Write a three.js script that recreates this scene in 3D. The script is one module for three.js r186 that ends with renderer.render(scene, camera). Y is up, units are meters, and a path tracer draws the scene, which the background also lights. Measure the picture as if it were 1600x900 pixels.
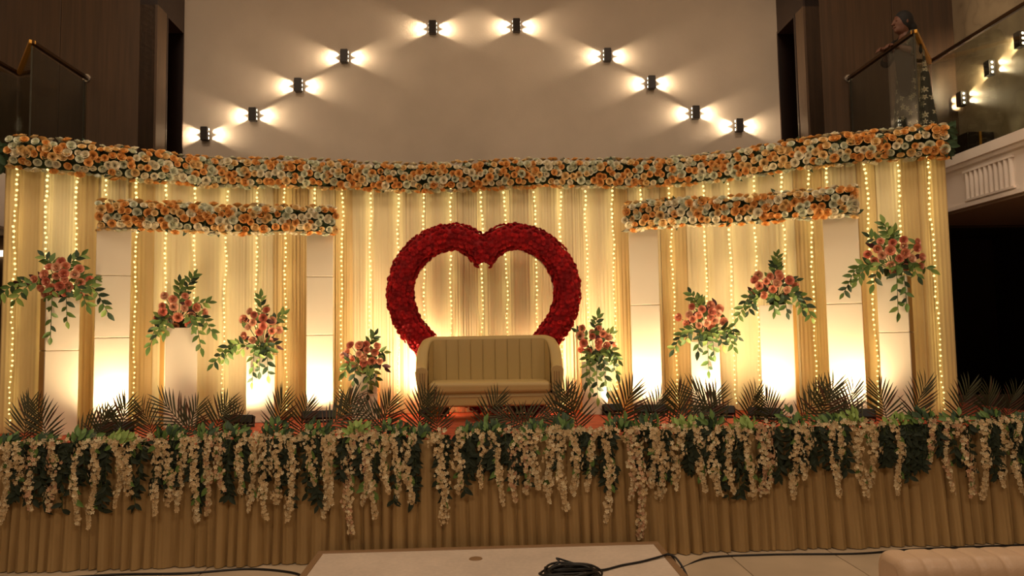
import * as THREE from 'three';
import { RoundedBoxGeometry } from 'three/addons/geometries/RoundedBoxGeometry.js';
import { mergeGeometries, mergeVertices } from 'three/addons/utils/BufferGeometryUtils.js';
import { MarchingCubes } from 'three/addons/objects/MarchingCubes.js';
import { RectAreaLightUniformsLib } from 'three/addons/lights/RectAreaLightUniformsLib.js';

// ------------------------------------------------------------------ camera, exposure, large lights
const scene = new THREE.Scene();
scene.background = new THREE.Color(0x000000);
const renderer = new THREE.WebGLRenderer({ antialias: true });
renderer.toneMapping = THREE.LinearToneMapping;
renderer.toneMappingExposure = 1.15;
renderer.shadowMap.enabled = true;
RectAreaLightUniformsLib.init();
const rad = (d) => d * Math.PI / 180;
const camera = new THREE.PerspectiveCamera(2 * Math.atan(450 / 1160) * 180 / Math.PI, 16 / 9, 0.05, 60);
camera.position.set(0, 1.7, 0);
camera.rotation.order = 'YXZ';
camera.rotation.set(rad(3.9), rad(-2.45), rad(-0.95));

const HALL = { color: 0xffe2c2, stage: 13, seats: 9.5 };   // ceiling panels above the stage front and over the seats
const FLOOD = { color: 0xffdfb2, cd: 4.5 };            // stage floods
const BULB = { color: new THREE.Color(1.0, 0.83, 0.4), glow: 1.1, strip: 3.4 };
const SCONCE = { color: 0xffe2ba, cd: 1.8 };

// ------------------------------------------------------------------ helpers
function rngOf(seed) { let s = seed >>> 0; return () => { s = (s + 0x6d2b79f5) >>> 0; let t = s; t = Math.imul(t ^ (t >>> 15), t | 1); t ^= t + Math.imul(t ^ (t >>> 7), t | 61); return ((t ^ (t >>> 14)) >>> 0) / 4294967296; }; }
const rnd = rngOf(20240611);
const R = (a, b) => a + (b - a) * rnd();
const pick = (l) => l[Math.floor(rnd() * l.length)];
const lerp = (a, b, t) => a + (b - a) * t;
const clamp = (x, a, b) => Math.max(a, Math.min(b, x));
const V = (x, y, z) => new THREE.Vector3(x, y, z);
const used = new Map();
function numbered(name) { const n = used.get(name) ?? 0; used.set(name, n + 1); return n ? `${name}_${String(n).padStart(3, '0')}` : name; }
function mesh(name, geo, mat, parent) { const m = new THREE.Mesh(geo, mat); m.name = name; m.castShadow = m.receiveShadow = true; parent?.add(m); return m; }
function thing(name, label, category, pos = [0, 0, 0], turn = 0, group) {
  const o = new THREE.Group(); o.name = numbered(name); o.position.set(...pos); o.rotation.y = turn;
  o.userData = { label, category }; if (group) o.userData.group = group; scene.add(o); return o;
}
function solo(name, geo, mat, label, category, group) { const m = mesh(numbered(name), geo, mat, scene); m.userData = { label, category }; if (group) m.userData.group = group; return m; }
function struct(name, geo, mat, parent) { const m = mesh(parent ? name : numbered(name), geo, mat, parent ?? scene); if (!parent) m.userData.kind = 'structure'; return m; }
function structGroup(name) { const g = new THREE.Group(); g.name = numbered(name); g.userData.kind = 'structure'; scene.add(g); return g; }
const box = (x0, x1, y0, y1, z0, z1) => { const g = new THREE.BoxGeometry(x1 - x0, y1 - y0, z1 - z0); g.translate((x0 + x1) / 2, (y0 + y1) / 2, (z0 + z1) / 2); metreUV(g); return g; };
const rbox = (x0, x1, y0, y1, z0, z1, r = 0.01, s = 2) => { const g = new RoundedBoxGeometry(x1 - x0, y1 - y0, z1 - z0, s, r); g.translate((x0 + x1) / 2, (y0 + y1) / 2, (z0 + z1) / 2); metreUV(g); return g; };
function metreUV(g) {   // box mapping in metres
  const p = g.attributes.position, n = g.attributes.normal, uv = new Float32Array(p.count * 2);
  for (let i = 0; i < p.count; i++) {
    const ax = Math.abs(n.getX(i)), ay = Math.abs(n.getY(i)), az = Math.abs(n.getZ(i));
    if (ax > ay && ax > az) { uv[2 * i] = p.getZ(i); uv[2 * i + 1] = p.getY(i); } else if (ay > az) { uv[2 * i] = p.getX(i); uv[2 * i + 1] = p.getZ(i); } else { uv[2 * i] = p.getX(i); uv[2 * i + 1] = p.getY(i); }
  }
  g.setAttribute('uv', new THREE.BufferAttribute(uv, 2)); return g;
}
const tube = (pts, r, seg = 24, rs = 6) => new THREE.TubeGeometry(new THREE.CatmullRomCurve3(pts.map((p) => Array.isArray(p) ? V(...p) : p)), seg, r, rs, false);
function merge(list) { return mergeGeometries(list.map((g) => { const h = g.index ? g.toNonIndexed() : g; for (const k of Object.keys(h.attributes)) if (!['position', 'normal', 'uv'].includes(k)) h.deleteAttribute(k); return h; })); }
function gridGeo(nu, nv, f) {   // (nu+1)x(nv+1) surface
  const pos = [], uv = [], idx = [];
  for (let j = 0; j <= nv; j++) for (let i = 0; i <= nu; i++) { const p = f(i / nu, j / nv); pos.push(p[0], p[1], p[2]); uv.push(p[3] ?? i / nu, p[4] ?? j / nv); }
  for (let j = 0; j < nv; j++) for (let i = 0; i < nu; i++) { const a = j * (nu + 1) + i, b = a + 1, c = a + nu + 1, d = c + 1; idx.push(a, b, d, a, d, c); }
  const g = new THREE.BufferGeometry(); g.setAttribute('position', new THREE.Float32BufferAttribute(pos, 3)); g.setAttribute('uv', new THREE.Float32BufferAttribute(uv, 2)); g.setIndex(idx); g.computeVertexNormals(); return g;
}
const MT = new THREE.Matrix4(), QT = new THREE.Quaternion();
function placed(g, pos, quat, s = 1) { const c = g.clone(); MT.compose(pos, quat, typeof s === 'number' ? V(s, s, s) : s); c.applyMatrix4(MT); return c; }
const facing = (n, spin) => new THREE.Quaternion().setFromUnitVectors(V(0, 0, 1), n).multiply(QT.clone().setFromAxisAngle(V(0, 0, 1), spin));
const ORD = ['first', 'second', 'third', 'fourth', 'fifth', 'sixth', 'seventh', 'eighth', 'ninth', 'tenth'];

// textures ------------------------------------------------------------------
function hash2(x, y, s) { let h = Math.imul(x | 0, 374761393) + Math.imul(y | 0, 668265263) + Math.imul(s, 1442695041); h = Math.imul(h ^ (h >>> 13), 1274126177); return ((h ^ (h >>> 16)) >>> 0) / 4294967296; }
function vnoise(x, y, px, py, s) { const xi = Math.floor(x), yi = Math.floor(y), fx = x - xi, fy = y - yi, u = fx * fx * (3 - 2 * fx), v = fy * fy * (3 - 2 * fy), m = (a, p) => ((a % p) + p) % p; const h = (i, j) => hash2(m(xi + i, px), m(yi + j, py), s); return lerp(lerp(h(0, 0), h(1, 0), u), lerp(h(0, 1), h(1, 1), u), v); }
function tex(n, f, srgb = true, rep = 1) {
  const d = new Uint8Array(n * n * 4);
  for (let j = 0; j < n; j++) for (let i = 0; i < n; i++) { const c = f(i / n, j / n); for (let k = 0; k < 3; k++) d[(j * n + i) * 4 + k] = clamp(c[k] ?? c[0], 0, 255); d[(j * n + i) * 4 + 3] = 255; }
  const t = new THREE.DataTexture(d, n, n); t.magFilter = THREE.LinearFilter; t.minFilter = THREE.LinearMipmapLinearFilter; t.generateMipmaps = true; t.wrapS = t.wrapT = THREE.RepeatWrapping; if (srgb) t.colorSpace = THREE.SRGBColorSpace; t.repeat.set(rep, rep); t.needsUpdate = true; return t;
}
const fbm = (u, v, px, py, s, o = 4) => { let a = 0, w = 0.5; for (let k = 0; k < o; k++) { a += w * vnoise(u * px * 2 ** k, v * py * 2 ** k, px * 2 ** k, py * 2 ** k, s + k); w *= 0.5; } return a / (1 - 0.5 ** o); };
const tint = (c, k) => [c[0] * k, c[1] * k, c[2] * k];
const T = {
  wood: tex(512, (u, v) => tint([86, 66, 46], 0.78 + 0.3 * fbm(u, v, 48, 2, 3) + 0.12 * fbm(u, v, 160, 4, 9)), true, 0.8),
  plaster: tex(512, (u, v) => tint([196, 182, 165], 0.93 + 0.13 * fbm(u, v, 5, 5, 11, 5)), true, 0.35),
  marble: tex(512, (u, v) => { const w = fbm(u, v, 3, 3, 21, 5), s = Math.abs(Math.sin((u * 2 + 2.2 * w) * Math.PI * 2 + v * 0)), k = 0.72 + 0.22 * w + 0.16 * Math.pow(s, 0.35); return tint([158, 140, 112], k); }, true, 0.6),
  tile: tex(512, (u, v) => tint([200, 180, 152], 0.86 + 0.2 * fbm(u, v, 4, 4, 31, 6)), true, 0.7),
  carpet: tex(512, (u, v) => { const s = (v * 12) % 1, b = fbm(u, v, 30, 90, 41, 3); return s < 0.56 ? tint([150, 44, 24], 0.75 + 0.5 * b) : s < 0.66 ? tint([216, 150, 84], 0.8 + 0.4 * b) : s < 0.9 ? tint([168, 76, 38], 0.75 + 0.5 * b) : tint([90, 20, 14], 0.8 + 0.4 * b); }, true, 0.7),
  ply: tex(512, (u, v) => tint([214, 196, 176], 0.85 + 0.16 * fbm(u, v, 5, 5, 51, 5) + 0.06 * fbm(u, v, 90, 90, 55, 2)), true, 0.55),
  weave: tex(256, (u, v) => [128 + 60 * Math.sin(u * Math.PI * 128) + 50 * Math.sin(v * Math.PI * 128) + 40 * (fbm(u, v, 64, 64, 61, 2) - 0.5)], false, 8),
  grain: tex(256, (u, v) => [255 * fbm(u, v, 40, 40, 71, 3)], false, 6),
  floral: tex(512, (u, v) => {
    const N = 6, x = u * N, y = v * N, xi = Math.floor(x), yi = Math.floor(y); let c = [46, 46, 34];
    for (let j = -1; j <= 1; j++) for (let i = -1; i <= 1; i++) {
      const a = ((xi + i) % N + N) % N, b = ((yi + j) % N + N) % N, cx = xi + i + 0.2 + 0.6 * hash2(a, b, 5), cy = yi + j + 0.2 + 0.6 * hash2(a, b, 6), dx = x - cx, dy = y - cy, rr = Math.hypot(dx, dy), th = Math.atan2(dy, dx), rm = 0.26 + 0.16 * hash2(a, b, 8);
      if (rr < rm * (0.72 + 0.28 * Math.cos(5 * th + 6 * hash2(a, b, 7)))) c = rr < 0.07 ? [110, 84, 40] : tint([168, 162, 134], 0.75 + 0.35 * hash2(Math.floor(x * 40), Math.floor(y * 40), 9));
    } return c;
  }, true, 1),
};
const std = (o) => new THREE.MeshStandardMaterial(o);
const DS = THREE.DoubleSide;
const M = {
  cream: std({ color: 0xe4d4a8, roughness: 0.85, side: DS, bumpMap: T.weave, bumpScale: 0.0006 }),
  gold: std({ color: 0xd2b67e, roughness: 0.72, side: DS, bumpMap: T.weave, bumpScale: 0.0006 }),
  skirt: std({ color: 0xa48656, roughness: 0.75, side: DS, bumpMap: T.weave, bumpScale: 0.0006 }),
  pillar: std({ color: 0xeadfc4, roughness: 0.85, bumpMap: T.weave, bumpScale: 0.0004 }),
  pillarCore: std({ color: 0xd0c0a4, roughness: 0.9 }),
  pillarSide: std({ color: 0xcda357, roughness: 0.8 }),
  wood: std({ color: 0xd8cfc8, map: T.wood, roughness: 0.42 }),
  woodDark: std({ color: 0x6a4c3c, map: T.wood, roughness: 0.4 }),
  plaster: std({ map: T.plaster, roughness: 0.9, bumpMap: T.grain, bumpScale: 0.001 }),
  marble: std({ map: T.marble, roughness: 0.32 }),
  ceiling: std({ color: 0xb5a48e, roughness: 0.95 }),
  dullWall: std({ color: 0x5e4c3e, roughness: 0.9 }),
  tile: std({ map: T.tile, roughness: 0.28 }),
  grout: std({ color: 0x6f6048, roughness: 0.9 }),
  carpet: std({ map: T.carpet, roughness: 0.95 }),
  ply: std({ map: T.ply, roughness: 0.7 }),
  trimBrown: std({ color: 0x8a6c4c, roughness: 0.55 }),
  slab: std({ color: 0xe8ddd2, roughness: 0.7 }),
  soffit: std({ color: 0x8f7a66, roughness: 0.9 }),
  black: std({ color: 0x0c0b0b, roughness: 0.55 }),
  
  cable: std({ color: 0x0b0a0b, roughness: 0.45 }),
  lampBody: std({ color: 0x2a221d, roughness: 0.5, metalness: 0.2 }),
  lens: std({ color: 0xffffff, emissive: 0xfff0d4, emissiveIntensity: 5 }),
  bulb: std({ color: 0xe8c468, emissive: BULB.color, emissiveIntensity: BULB.glow, roughness: 0.4 }),
  wire: std({ color: 0xb59a58, roughness: 0.6 }),
  brass: std({ color: 0xd8a044, metalness: 0.55, roughness: 0.35 }),
  bronze: std({ color: 0x4a331c, metalness: 0.8, roughness: 0.35 }),
  steel: std({ color: 0xcfcac0, metalness: 0.9, roughness: 0.25 }),
  glass: new THREE.MeshPhysicalMaterial({ color: 0xe3e6e0, transmission: 1, thickness: 0, roughness: 0.02, ior: 1.5, side: DS }),
  glassEdge: std({ color: 0x3c3a30, roughness: 0.3 }),
  leather: std({ color: 0xb9a169, roughness: 0.48, bumpMap: T.grain, bumpScale: 0.0008, side: DS }),
  leatherSeam: std({ color: 0x937a4e, roughness: 0.6, side: DS }),
  leatherPink: std({ color: 0xb89c80, roughness: 0.5, bumpMap: T.grain, bumpScale: 0.0008 }),
  goldLeg: std({ color: 0xcfa355, metalness: 0.85, roughness: 0.3 }),
  stem: std({ color: 0x3c4a20, roughness: 0.8 }),
  core: std({ color: 0x26331a, roughness: 0.95 }),
  leafA: std({ color: 0x5b7a38, roughness: 0.6, side: DS }),
  leafB: std({ color: 0x86a04e, roughness: 0.6, side: DS }),
  leafDark: std({ color: 0x2b4426, roughness: 0.65, side: DS }),
  leafBurg: std({ color: 0x4a2024, roughness: 0.65, side: DS }),
  fern: std({ color: 0x1d2a17, roughness: 0.75, side: DS }),
  frond: std({ color: 0x47472b, roughness: 0.55, side: DS }),
  frondRust: std({ color: 0x5c3c26, roughness: 0.6, side: DS }),
  red: std({ color: 0xb8121c, roughness: 0.75, side: DS }),
  redDeep: std({ color: 0xa01019, roughness: 0.8, side: DS }),
  redBright: std({ color: 0xcf2026, roughness: 0.75, side: DS }),
  rosePeach: std({ color: 0xeebb72, roughness: 0.7, side: DS }),
  rosePeachPale: std({ color: 0xf0d49c, roughness: 0.7, side: DS }),
  roseCream: std({ color: 0xf2ead0, roughness: 0.7, side: DS }),
  roseMint: std({ color: 0xe2e4cc, roughness: 0.7, side: DS }),
  roseSalmon: std({ color: 0xefae8e, roughness: 0.7, side: DS }),
  roseCoral: std({ color: 0xe3947a, roughness: 0.7, side: DS }),
  roseBlush: std({ color: 0xf0c2a2, roughness: 0.7, side: DS }),
  blossom: std({ color: 0xd2b88c, roughness: 0.75, side: DS }),
  blossomPink: std({ color: 0xc49a78, roughness: 0.75, side: DS }),
  blossomPale: std({ color: 0xe2d2ac, roughness: 0.75, side: DS }),
  skin: std({ color: 0x5c3826, roughness: 0.6 }),
  hair: std({ color: 0x0c0908, roughness: 0.8 }),
  dress: std({ map: T.floral, roughness: 0.85, side: DS }),
  darkCloth: std({ color: 0x15120f, roughness: 0.9, side: DS }),
  sleeve: std({ color: 0x9aa09a, map: T.floral, roughness: 0.85, side: DS }),
};

// ------------------------------------------------------------------ hall shell
{
  const fl = structGroup('floor');
  struct('slab', box(-9, 9, -0.25, -0.012, -12.6, 6), M.grout, fl);
  const tg = rbox(-0.396, 0.396, -0.012, 0, -0.396, 0.396, 0.003, 1);
  for (let j = 0; j < 4; j++) for (let i = 0; i < 14; i++) { const t = mesh('tile', tg, M.tile, fl); t.position.set(-4.9 + 0.8 * i, 0, -6.3 + 0.8 * j); t.rotation.y = Math.PI / 2 * ((i * 3 + j) % 4); }
  mesh('screed', box(-9, 9, -0.012, -0.002, -3.5, 6), M.tile, fl);
  struct('ceiling', box(-9.2, 9.2, 7.6, 7.9, -12.8, 6.2), M.ceiling);
  struct('wall_rear', box(-9.2, 9.2, -0.25, 7.6, 6, 6.2), M.dullWall);
  struct('wall_left', box(-9.2, -9, -0.25, 7.6, -12.6, 6), M.dullWall);
  struct('wall_right', box(9, 9.2, -0.25, 7.6, -12.6, 6), M.dullWall);
  struct('wall_far', box(-9.2, 9.2, -0.25, 7.6, -12.8, -12.6), M.dullWall);
  struct('wall_back', box(-3.85, 4.1, 0, 7.6, -9.47, -9.27), M.plaster);
}
// side returns of the recess, each with a dark doorway at balcony level
function recessSide(s, X, name, doorName) {
  const g = structGroup(name), t = 0.2, x0 = s < 0 ? X - t : X, x1 = s < 0 ? X : X + t, dz0 = s < 0 ? -9.255 : -9.262, dz1 = s < 0 ? -8.76 : -8.72;
  mesh('panel', box(x0, x1, 0, 3.55, -9.27, -8.5), M.wood, g);
  mesh('panel', box(x0, x1, 5.62, 7.6, -9.27, -8.5), M.woodDark, g);
  mesh('jamb', box(x0, x1, 3.55, 5.62, dz1, -8.5), M.wood, g);
  mesh('jamb', box(x0, x1, 3.55, 5.62, -9.27, dz0), M.woodDark, g);
  const d = structGroup(doorName), a = Math.min(x0, x1) - 0.01, b = Math.max(x0, x1) + 0.004;
  mesh('frame', box(a, b, 5.59, 5.625, dz0, dz1), M.woodDark, d); mesh('frame', box(a, b, 3.55, 5.59, dz1 - 0.03, dz1 + 0.002), M.woodDark, d); mesh('frame', box(a, b, 3.55, 5.59, dz0 - 0.002, dz0 + 0.02), M.woodDark, d);
  const lf = mesh('leaf', rbox(0, 0.44, 3.56, 5.58, -0.02, 0.02, 0.004, 1), M.wood, d); lf.position.set(s < 0 ? x0 - 0.46 : x1 + 0.02, 0, dz0 - 0.03);   // stands open into the corridor
  const cor = structGroup('corridor_' + (s < 0 ? 'left' : 'right')), c0 = s < 0 ? -9 : x1, c1 = s < 0 ? x0 : 9;
  mesh('slab', box(c0, c1, 3.3, 3.55, -12.6, -8.6), M.dullWall, cor); mesh('wall', box(s < 0 ? x0 : X, s < 0 ? X : x1, 3.3, 7.6, -12.6, -9.27), M.dullWall, cor);
}
recessSide(-1, -3.68, 'wall_left_recess', 'door_1');
recessSide(1, 3.91, 'wall_right_recess', 'door_2');
// brown panelled walls beside the recess
function panelWall(name, xs, openFrom = 99) {
  const g = structGroup(name), x0 = xs[0], x1 = xs[xs.length - 1], xo = Math.min(x1, openFrom);
  mesh('backing', box(x0, x1, 2.93, 7.6, -8.6, -8.53), M.dullWall, g); mesh('backing', box(x0, xo, 0, 2.93, -8.6, -8.53), M.dullWall, g); if (xo < x1) mesh('parapet', box(xo, x1, 0, 0.95, -8.6, -8.5), M.dullWall, g);
  for (let i = 0; i + 1 < xs.length; i++) for (const [y0, y1] of [[0, 2.93], [2.935, 7.6]]) if (y0 > 1 || xs[i + 1] <= openFrom + 0.01) mesh('panel', rbox(xs[i] + 0.003, xs[i + 1] - 0.003, y0 + 0.002, y1 - 0.002, -8.53, -8.5, 0.003, 1), M.wood, g);
}
panelWall('wall_left_panelled', [-9, -7.95, -6.9, -5.85, -4.77, -3.7]);
panelWall('wall_right_panelled', [3.93, 5.0, 6.05, 7.1, 8.1, 9], 5.0);   // below the balcony it opens, over a parapet, into an unlit room
// marble walls behind the balconies, slabs, fascia
function balcony(s, side) {
  const X = (x) => s * x, bx = (a, b, ...r) => s > 0 ? box(a, b, ...r) : box(-b, -a, ...r);
  const w = structGroup('wall_' + side + '_marble');
  mesh('panel', bx(5.75, 5.9, 3.55, 7.6, -8.5, -6.0), M.marble, w); mesh('panel', bx(5.75, 5.9, 3.55, 7.6, -5.995, -3), M.marble, w); mesh('panel', bx(5.75, 5.9, 3.55, 7.6, -2.995, 6), M.marble, w);
  const b = structGroup('balcony_slab');
  const sh = new THREE.Shape([...(s > 0 ? [[4.37, 8.5], [4.38, 7.11], [5.06, 7.87]] : [[4.42, 8.5], [4.42, 7.43], [5.06, 8.25]]), [5.06, -6], [9, -6], [9, 8.5]].map(([x, y]) => new THREE.Vector2(X(x), y)));
  const sg = (y0, y1, m, n) => { const g = new THREE.ExtrudeGeometry(sh, { depth: y1 - y0, bevelEnabled: false }); g.rotateX(-Math.PI / 2); g.translate(0, y0, 0); mesh(n, g, m, b); };
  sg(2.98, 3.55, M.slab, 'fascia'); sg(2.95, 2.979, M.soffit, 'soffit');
  // cornice bands and fluted panel on the long face
  mesh('cornice', bx(5.0, 5.06, 3.45, 3.55, -7.8, 6), M.slab, b); mesh('cornice', bx(5.025, 5.06, 3.405, 3.45, -7.8, 6), M.slab, b);
  mesh('moulding', bx(5.03, 5.06, 2.98, 3.02, -7.8, 6), M.slab, b);
  for (let k = 0; k < 3; k++) {
    const z0 = -7.43 + k * 2.2;
    mesh('panel_frame', bx(5.03, 5.06, 3.335, 3.36, z0, z0 + 0.72), M.slab, b); mesh('panel_frame', bx(5.03, 5.06, 3.04, 3.06, z0, z0 + 0.72), M.slab, b);
    const fg = new THREE.CylinderGeometry(0.026, 0.026, 0.28, 8); for (let i = 0; i < 10; i++) { const f = mesh('flute', fg, M.slab, b); f.position.set(X(5.056), 3.2, z0 + 0.04 + i * 0.071); }
  }
  return b;
}
balcony(1, 'right'); balcony(-1, 'left');

// glass railings with brass handrails
function railing(s, label) {
  const t = thing('glass_railing', label, 'railing', [0, 0, 0]);
  const A = s > 0 ? [5.1, 4.73, -7.98] : [-5.13, 4.75, -8.36], bx = s > 0 ? 4.42 : -4.46, B = [bx, A[1], s > 0 ? -7.14 : -7.46], W = [bx, A[1], -8.5], E_ = [A[0], A[1], 2];
  const rail = (p, q, m, w = 0.045) => { const a = V(...p), d = V(...q).sub(a), g = new RoundedBoxGeometry(w, 0.04, d.length() + 0.02, 2, 0.008); const r = mesh('handrail', g, m, t); r.position.copy(a.addScaledVector(d, 0.5)); r.lookAt(V(...q)); };
  rail(A, B, M.brass, 0.06); rail(B, W, M.bronze); rail(A, E_, M.bronze);
  const pane = (p, q) => { const a = V(...p), d = V(...q).sub(a), g = new THREE.BoxGeometry(0.012, 1.12, d.length() - 0.03); const r = mesh('glass_pane', g, M.glass, t); r.position.copy(a.addScaledVector(d, 0.5)).setY(4.135); r.lookAt(q[0], 4.135, q[2]); };
  pane(A, B); pane(B, W); for (let k = 0; k < 4; k++) pane([A[0], 0, A[2] + 0.02 + k * 2.4], [A[0], 0, A[2] + 0.02 + (k + 1) * 2.4]);
  for (const p of [A, B, [W[0], 0, -8.44]]) mesh('post', box(p[0] - 0.006, p[0] + 0.006, 3.55, 4.71, p[2] - 0.006, p[2] + 0.006), M.glassEdge, t);
  const fl = new THREE.CylinderGeometry(0.045, 0.045, 0.012, 20); fl.rotateX(Math.PI / 2); mesh('wall_flange', fl, M.steel, t).position.set(W[0], W[1], -8.492);
}
railing(-1, 'glass railing with brass handrail on the balcony left of the backdrop');
railing(1, 'glass railing with brass handrail that the woman leans on');

// wall lamps that throw light to both sides
const lampBodyG = rbox(-0.045, 0.045, -0.085, 0.085, 0.012, 0.085, 0.006), ringG = new THREE.CylinderGeometry(0.022, 0.022, 0.006, 16), lensG = new THREE.SphereGeometry(0.018, 12, 8); ringG.rotateZ(Math.PI / 2); lensG.scale(0.3, 1, 1);
function wallLamp(pos, turn, label) {
  const t = thing('wall_lamp', label, 'lamp', pos, turn, 'two-sided wall lamps');
  mesh('housing', lampBodyG, M.lampBody, t); mesh('mounting_plate', box(-0.03, 0.03, -0.06, 0.06, 0, 0.014), M.lampBody, t);
  for (const s of [-1, 1]) {
    for (const y of [-0.054, 0, 0.054]) { const r = mesh('ring', ringG, M.lampBody, t); r.position.set(s * 0.047, y, 0.05); const l = mesh('lens', lensG, M.lens, t); l.position.set(s * 0.047, y, 0.05); }
for (const y of [-0.042, 0.042]) { const sp = new THREE.SpotLight(SCONCE.color, SCONCE.cd, 0, rad(33), 0.5, 2); sp.name = 'wall_lamp_beam'; sp.position.set(s * 0.056, y, 0.024); sp.target.position.set(s * 1.056, y, 0.024); sp.shadow.radius = 0.8; t.add(sp, sp.target); }
  }
}
const LAMPS = [[-3.393, 4.302], [-2.806, 4.543], [-2.247, 4.917], [-1.673, 5.286], [-0.56, 5.661], [0.507, 5.688], [1.666, 5.302], [2.226, 4.941], [2.785, 4.547], [3.343, 4.377]];
LAMPS.forEach(([x, y], i) => { const k = i < 5 ? i : 9 - i, side = i < 5 ? 'left' : 'right'; wallLamp([x, y, -9.27], 0, `small black wall lamp, ${['lowest', 'second lowest', 'middle', 'second highest', 'highest'][k]} of five on the beige wall's ${side} half`); });
[[4.43, -8.36, 'nearest the brown panelled wall'], [4.615, -7.86, 'between the two others'], [4.745, -7.38, 'farthest from the brown panelled wall']].forEach(([y, z, l]) => wallLamp([5.75, y, z], -Math.PI / 2, `small two-sided lamp on the marble wall, ${l}`));

// what lies under and on the balconies
{
  const c = thing('low_cabinet', 'low dark cabinet with a brass strip against the marble wall on the balcony', 'cabinet', [5.58, 3.55, -8.05]);
  mesh('carcass', rbox(-0.15, 0.15, 0.02, 0.36, -0.16, 0.16, 0.006), M.woodDark, c); mesh('plinth', box(-0.13, 0.13, 0, 0.02, -0.14, 0.14), M.black, c); mesh('door', box(-0.14, 0.14, 0.04, 0.34, 0.16, 0.172), M.woodDark, c); mesh('brass_strip', box(-0.03, -0.005, 0.02, 0.36, 0.172, 0.18), M.brass, c);
  const l = thing('light_bar', 'short glowing white light bar on the wall under the left balcony', 'lamp', [-5.45, 2.74, -8.5]);
  mesh('bracket', box(-0.04, 0.04, -0.03, 0.03, 0, 0.03), M.lampBody, l); mesh('glowing_tube', rbox(-0.16, 0.16, -0.035, 0.035, 0.03, 0.07, 0.012), std({ color: 0xffffff, emissive: 0xffe2b4, emissiveIntensity: 2.5 }), l);
  const al = new THREE.RectAreaLight(0xffe2b4, 2.5, 0.3, 0.07); al.position.set(0, 0, 0.08); al.lookAt(0, 0, 1); al.name = 'light_bar_glow'; l.add(al);
}
// ceiling light panels over the seats (out of frame)
for (const [x, z, w] of [[-3, 2.2, 1.2], [3, 2.2, 1.2], [-3.2, -4.8, 0.8], [3.2, -4.8, 0.8]]) {
  const t = thing('ceiling_light', `square ceiling light panel ${z > 0 ? 'over the open floor' : 'above the stage front'} on the ${x < 0 ? 'left' : 'right'} of the hall`, 'lamp', [x, 7.6, z]);
  mesh('frame', rbox(-w - 0.05, w + 0.05, -0.06, 0, -w - 0.05, w + 0.05, 0.01), M.slab, t); mesh('diffuser', box(-w, w, -0.068, -0.06, -w, w), std({ color: 0xffffff, emissive: HALL.color, emissiveIntensity: 0.5 }), t);
  const al = new THREE.RectAreaLight(HALL.color, z > 0 ? HALL.seats : HALL.stage, 2 * w, 2 * w); al.position.set(x, 7.52, z); al.lookAt(x, 0, z); al.name = 'ceiling_light_glow'; scene.add(al);
}

// ------------------------------------------------------------------ stage, skirt
const SY = 0.9;
{
  const t = thing('stage', 'raised stage with a striped red and orange carpet', 'stage', [0, 0, 0]);
  mesh('deck', box(-4.9, 5.4, 0.02, SY - 0.012, -8.47, -5.98), M.woodDark, t);
  const cg = box(-4.9, 5.4, SY - 0.012, SY, -8.47, -5.98); mesh('carpet', cg, M.carpet, t);
  const k = thing('stage_skirt', 'pleated brown-gold cloth skirt hanging along the front of the stage', 'stage skirt', [0, 0, 0]);
  const edges = []; for (let x = -4.9; x <= 5.41; x += 0.93) edges.push(x);
  const folds = []; { const r = rngOf(66); for (let x = -5.2; x < 5.7;) { const w = 0.055 + 0.11 * r() * r() + 0.03 * r(); folds.push([x, w, 0.55 + 0.5 * r(), (r() - 0.5) * 0.05]); x += w; } }
  const ph = (x, y) => { let i = 0; while (i < folds.length - 1 && folds[i + 1][0] + folds[i + 1][3] * (0.5 - y) <= x) i++; const a = folds[i], b = folds[Math.min(i + 1, folds.length - 1)], x0 = a[0] + a[3] * (0.5 - y), x1 = b[0] + b[3] * (0.5 - y), u = clamp((x - x0) / Math.max(0.02, x1 - x0), 0, 1); return 0.075 * a[2] * Math.pow(Math.sin(Math.PI * u), 0.55) * Math.min(1, a[1] / 0.09) + 0.012 * Math.sin(x * 9 + y) - 0.015 + 0.003 * Math.sin(x * 170 + 3 * y); };
  for (let i = 0; i + 1 < edges.length; i++) mesh('skirt_panel', gridGeo(190, 8, (u, v) => { const x = lerp(edges[i], edges[i + 1] + 0.01, u), y = lerp(0.006, SY + 0.005, v), a = 0.6 + 0.6 * (1 - v); return [x, y, -5.95 + ph(x, y) * a + 0.05 * (1 - v), x, y]; }), M.skirt, k);
  mesh('top_band', box(-4.9, 5.4, SY - 0.02, SY + 0.012, -5.97, -5.925), M.skirt, k);
}
// ------------------------------------------------------------------ backdrop curtain
const PATH = [[-4.6, -6.9], [-4.45, -6.95], [-3.98, -7.08], [-3.3, -7.46], [-2.7, -7.87], [-2.2, -7.97], [-1.5, -8.05], [0, -8.08], [1.2, -8.05], [2.1, -7.9], [2.6, -7.72], [3.3, -7.27], [3.95, -6.93], [4.4, -6.68], [4.6, -6.58]];
const curve = new THREE.CatmullRomCurve3(PATH.map(([x, z]) => V(x, 0, z)), false, 'centripetal');
const SAMP = Array.from({ length: 601 }, (_, i) => curve.getPoint(i / 600));
function zAt(X) { let i = 0; while (i < 599 && SAMP[i + 1].x < X) i++; const a = SAMP[i], b = SAMP[i + 1]; return lerp(a.z, b.z, clamp((X - a.x) / (b.x - a.x), 0, 1)); }
const slope = (X) => (zAt(X + 0.12) - zAt(X - 0.12)) / 0.24;
const normalAt = (X) => V(-slope(X), 0, 1).normalize();
const CURT = 0.14;                                     // the cloth hangs this far behind the garland's face
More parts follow.
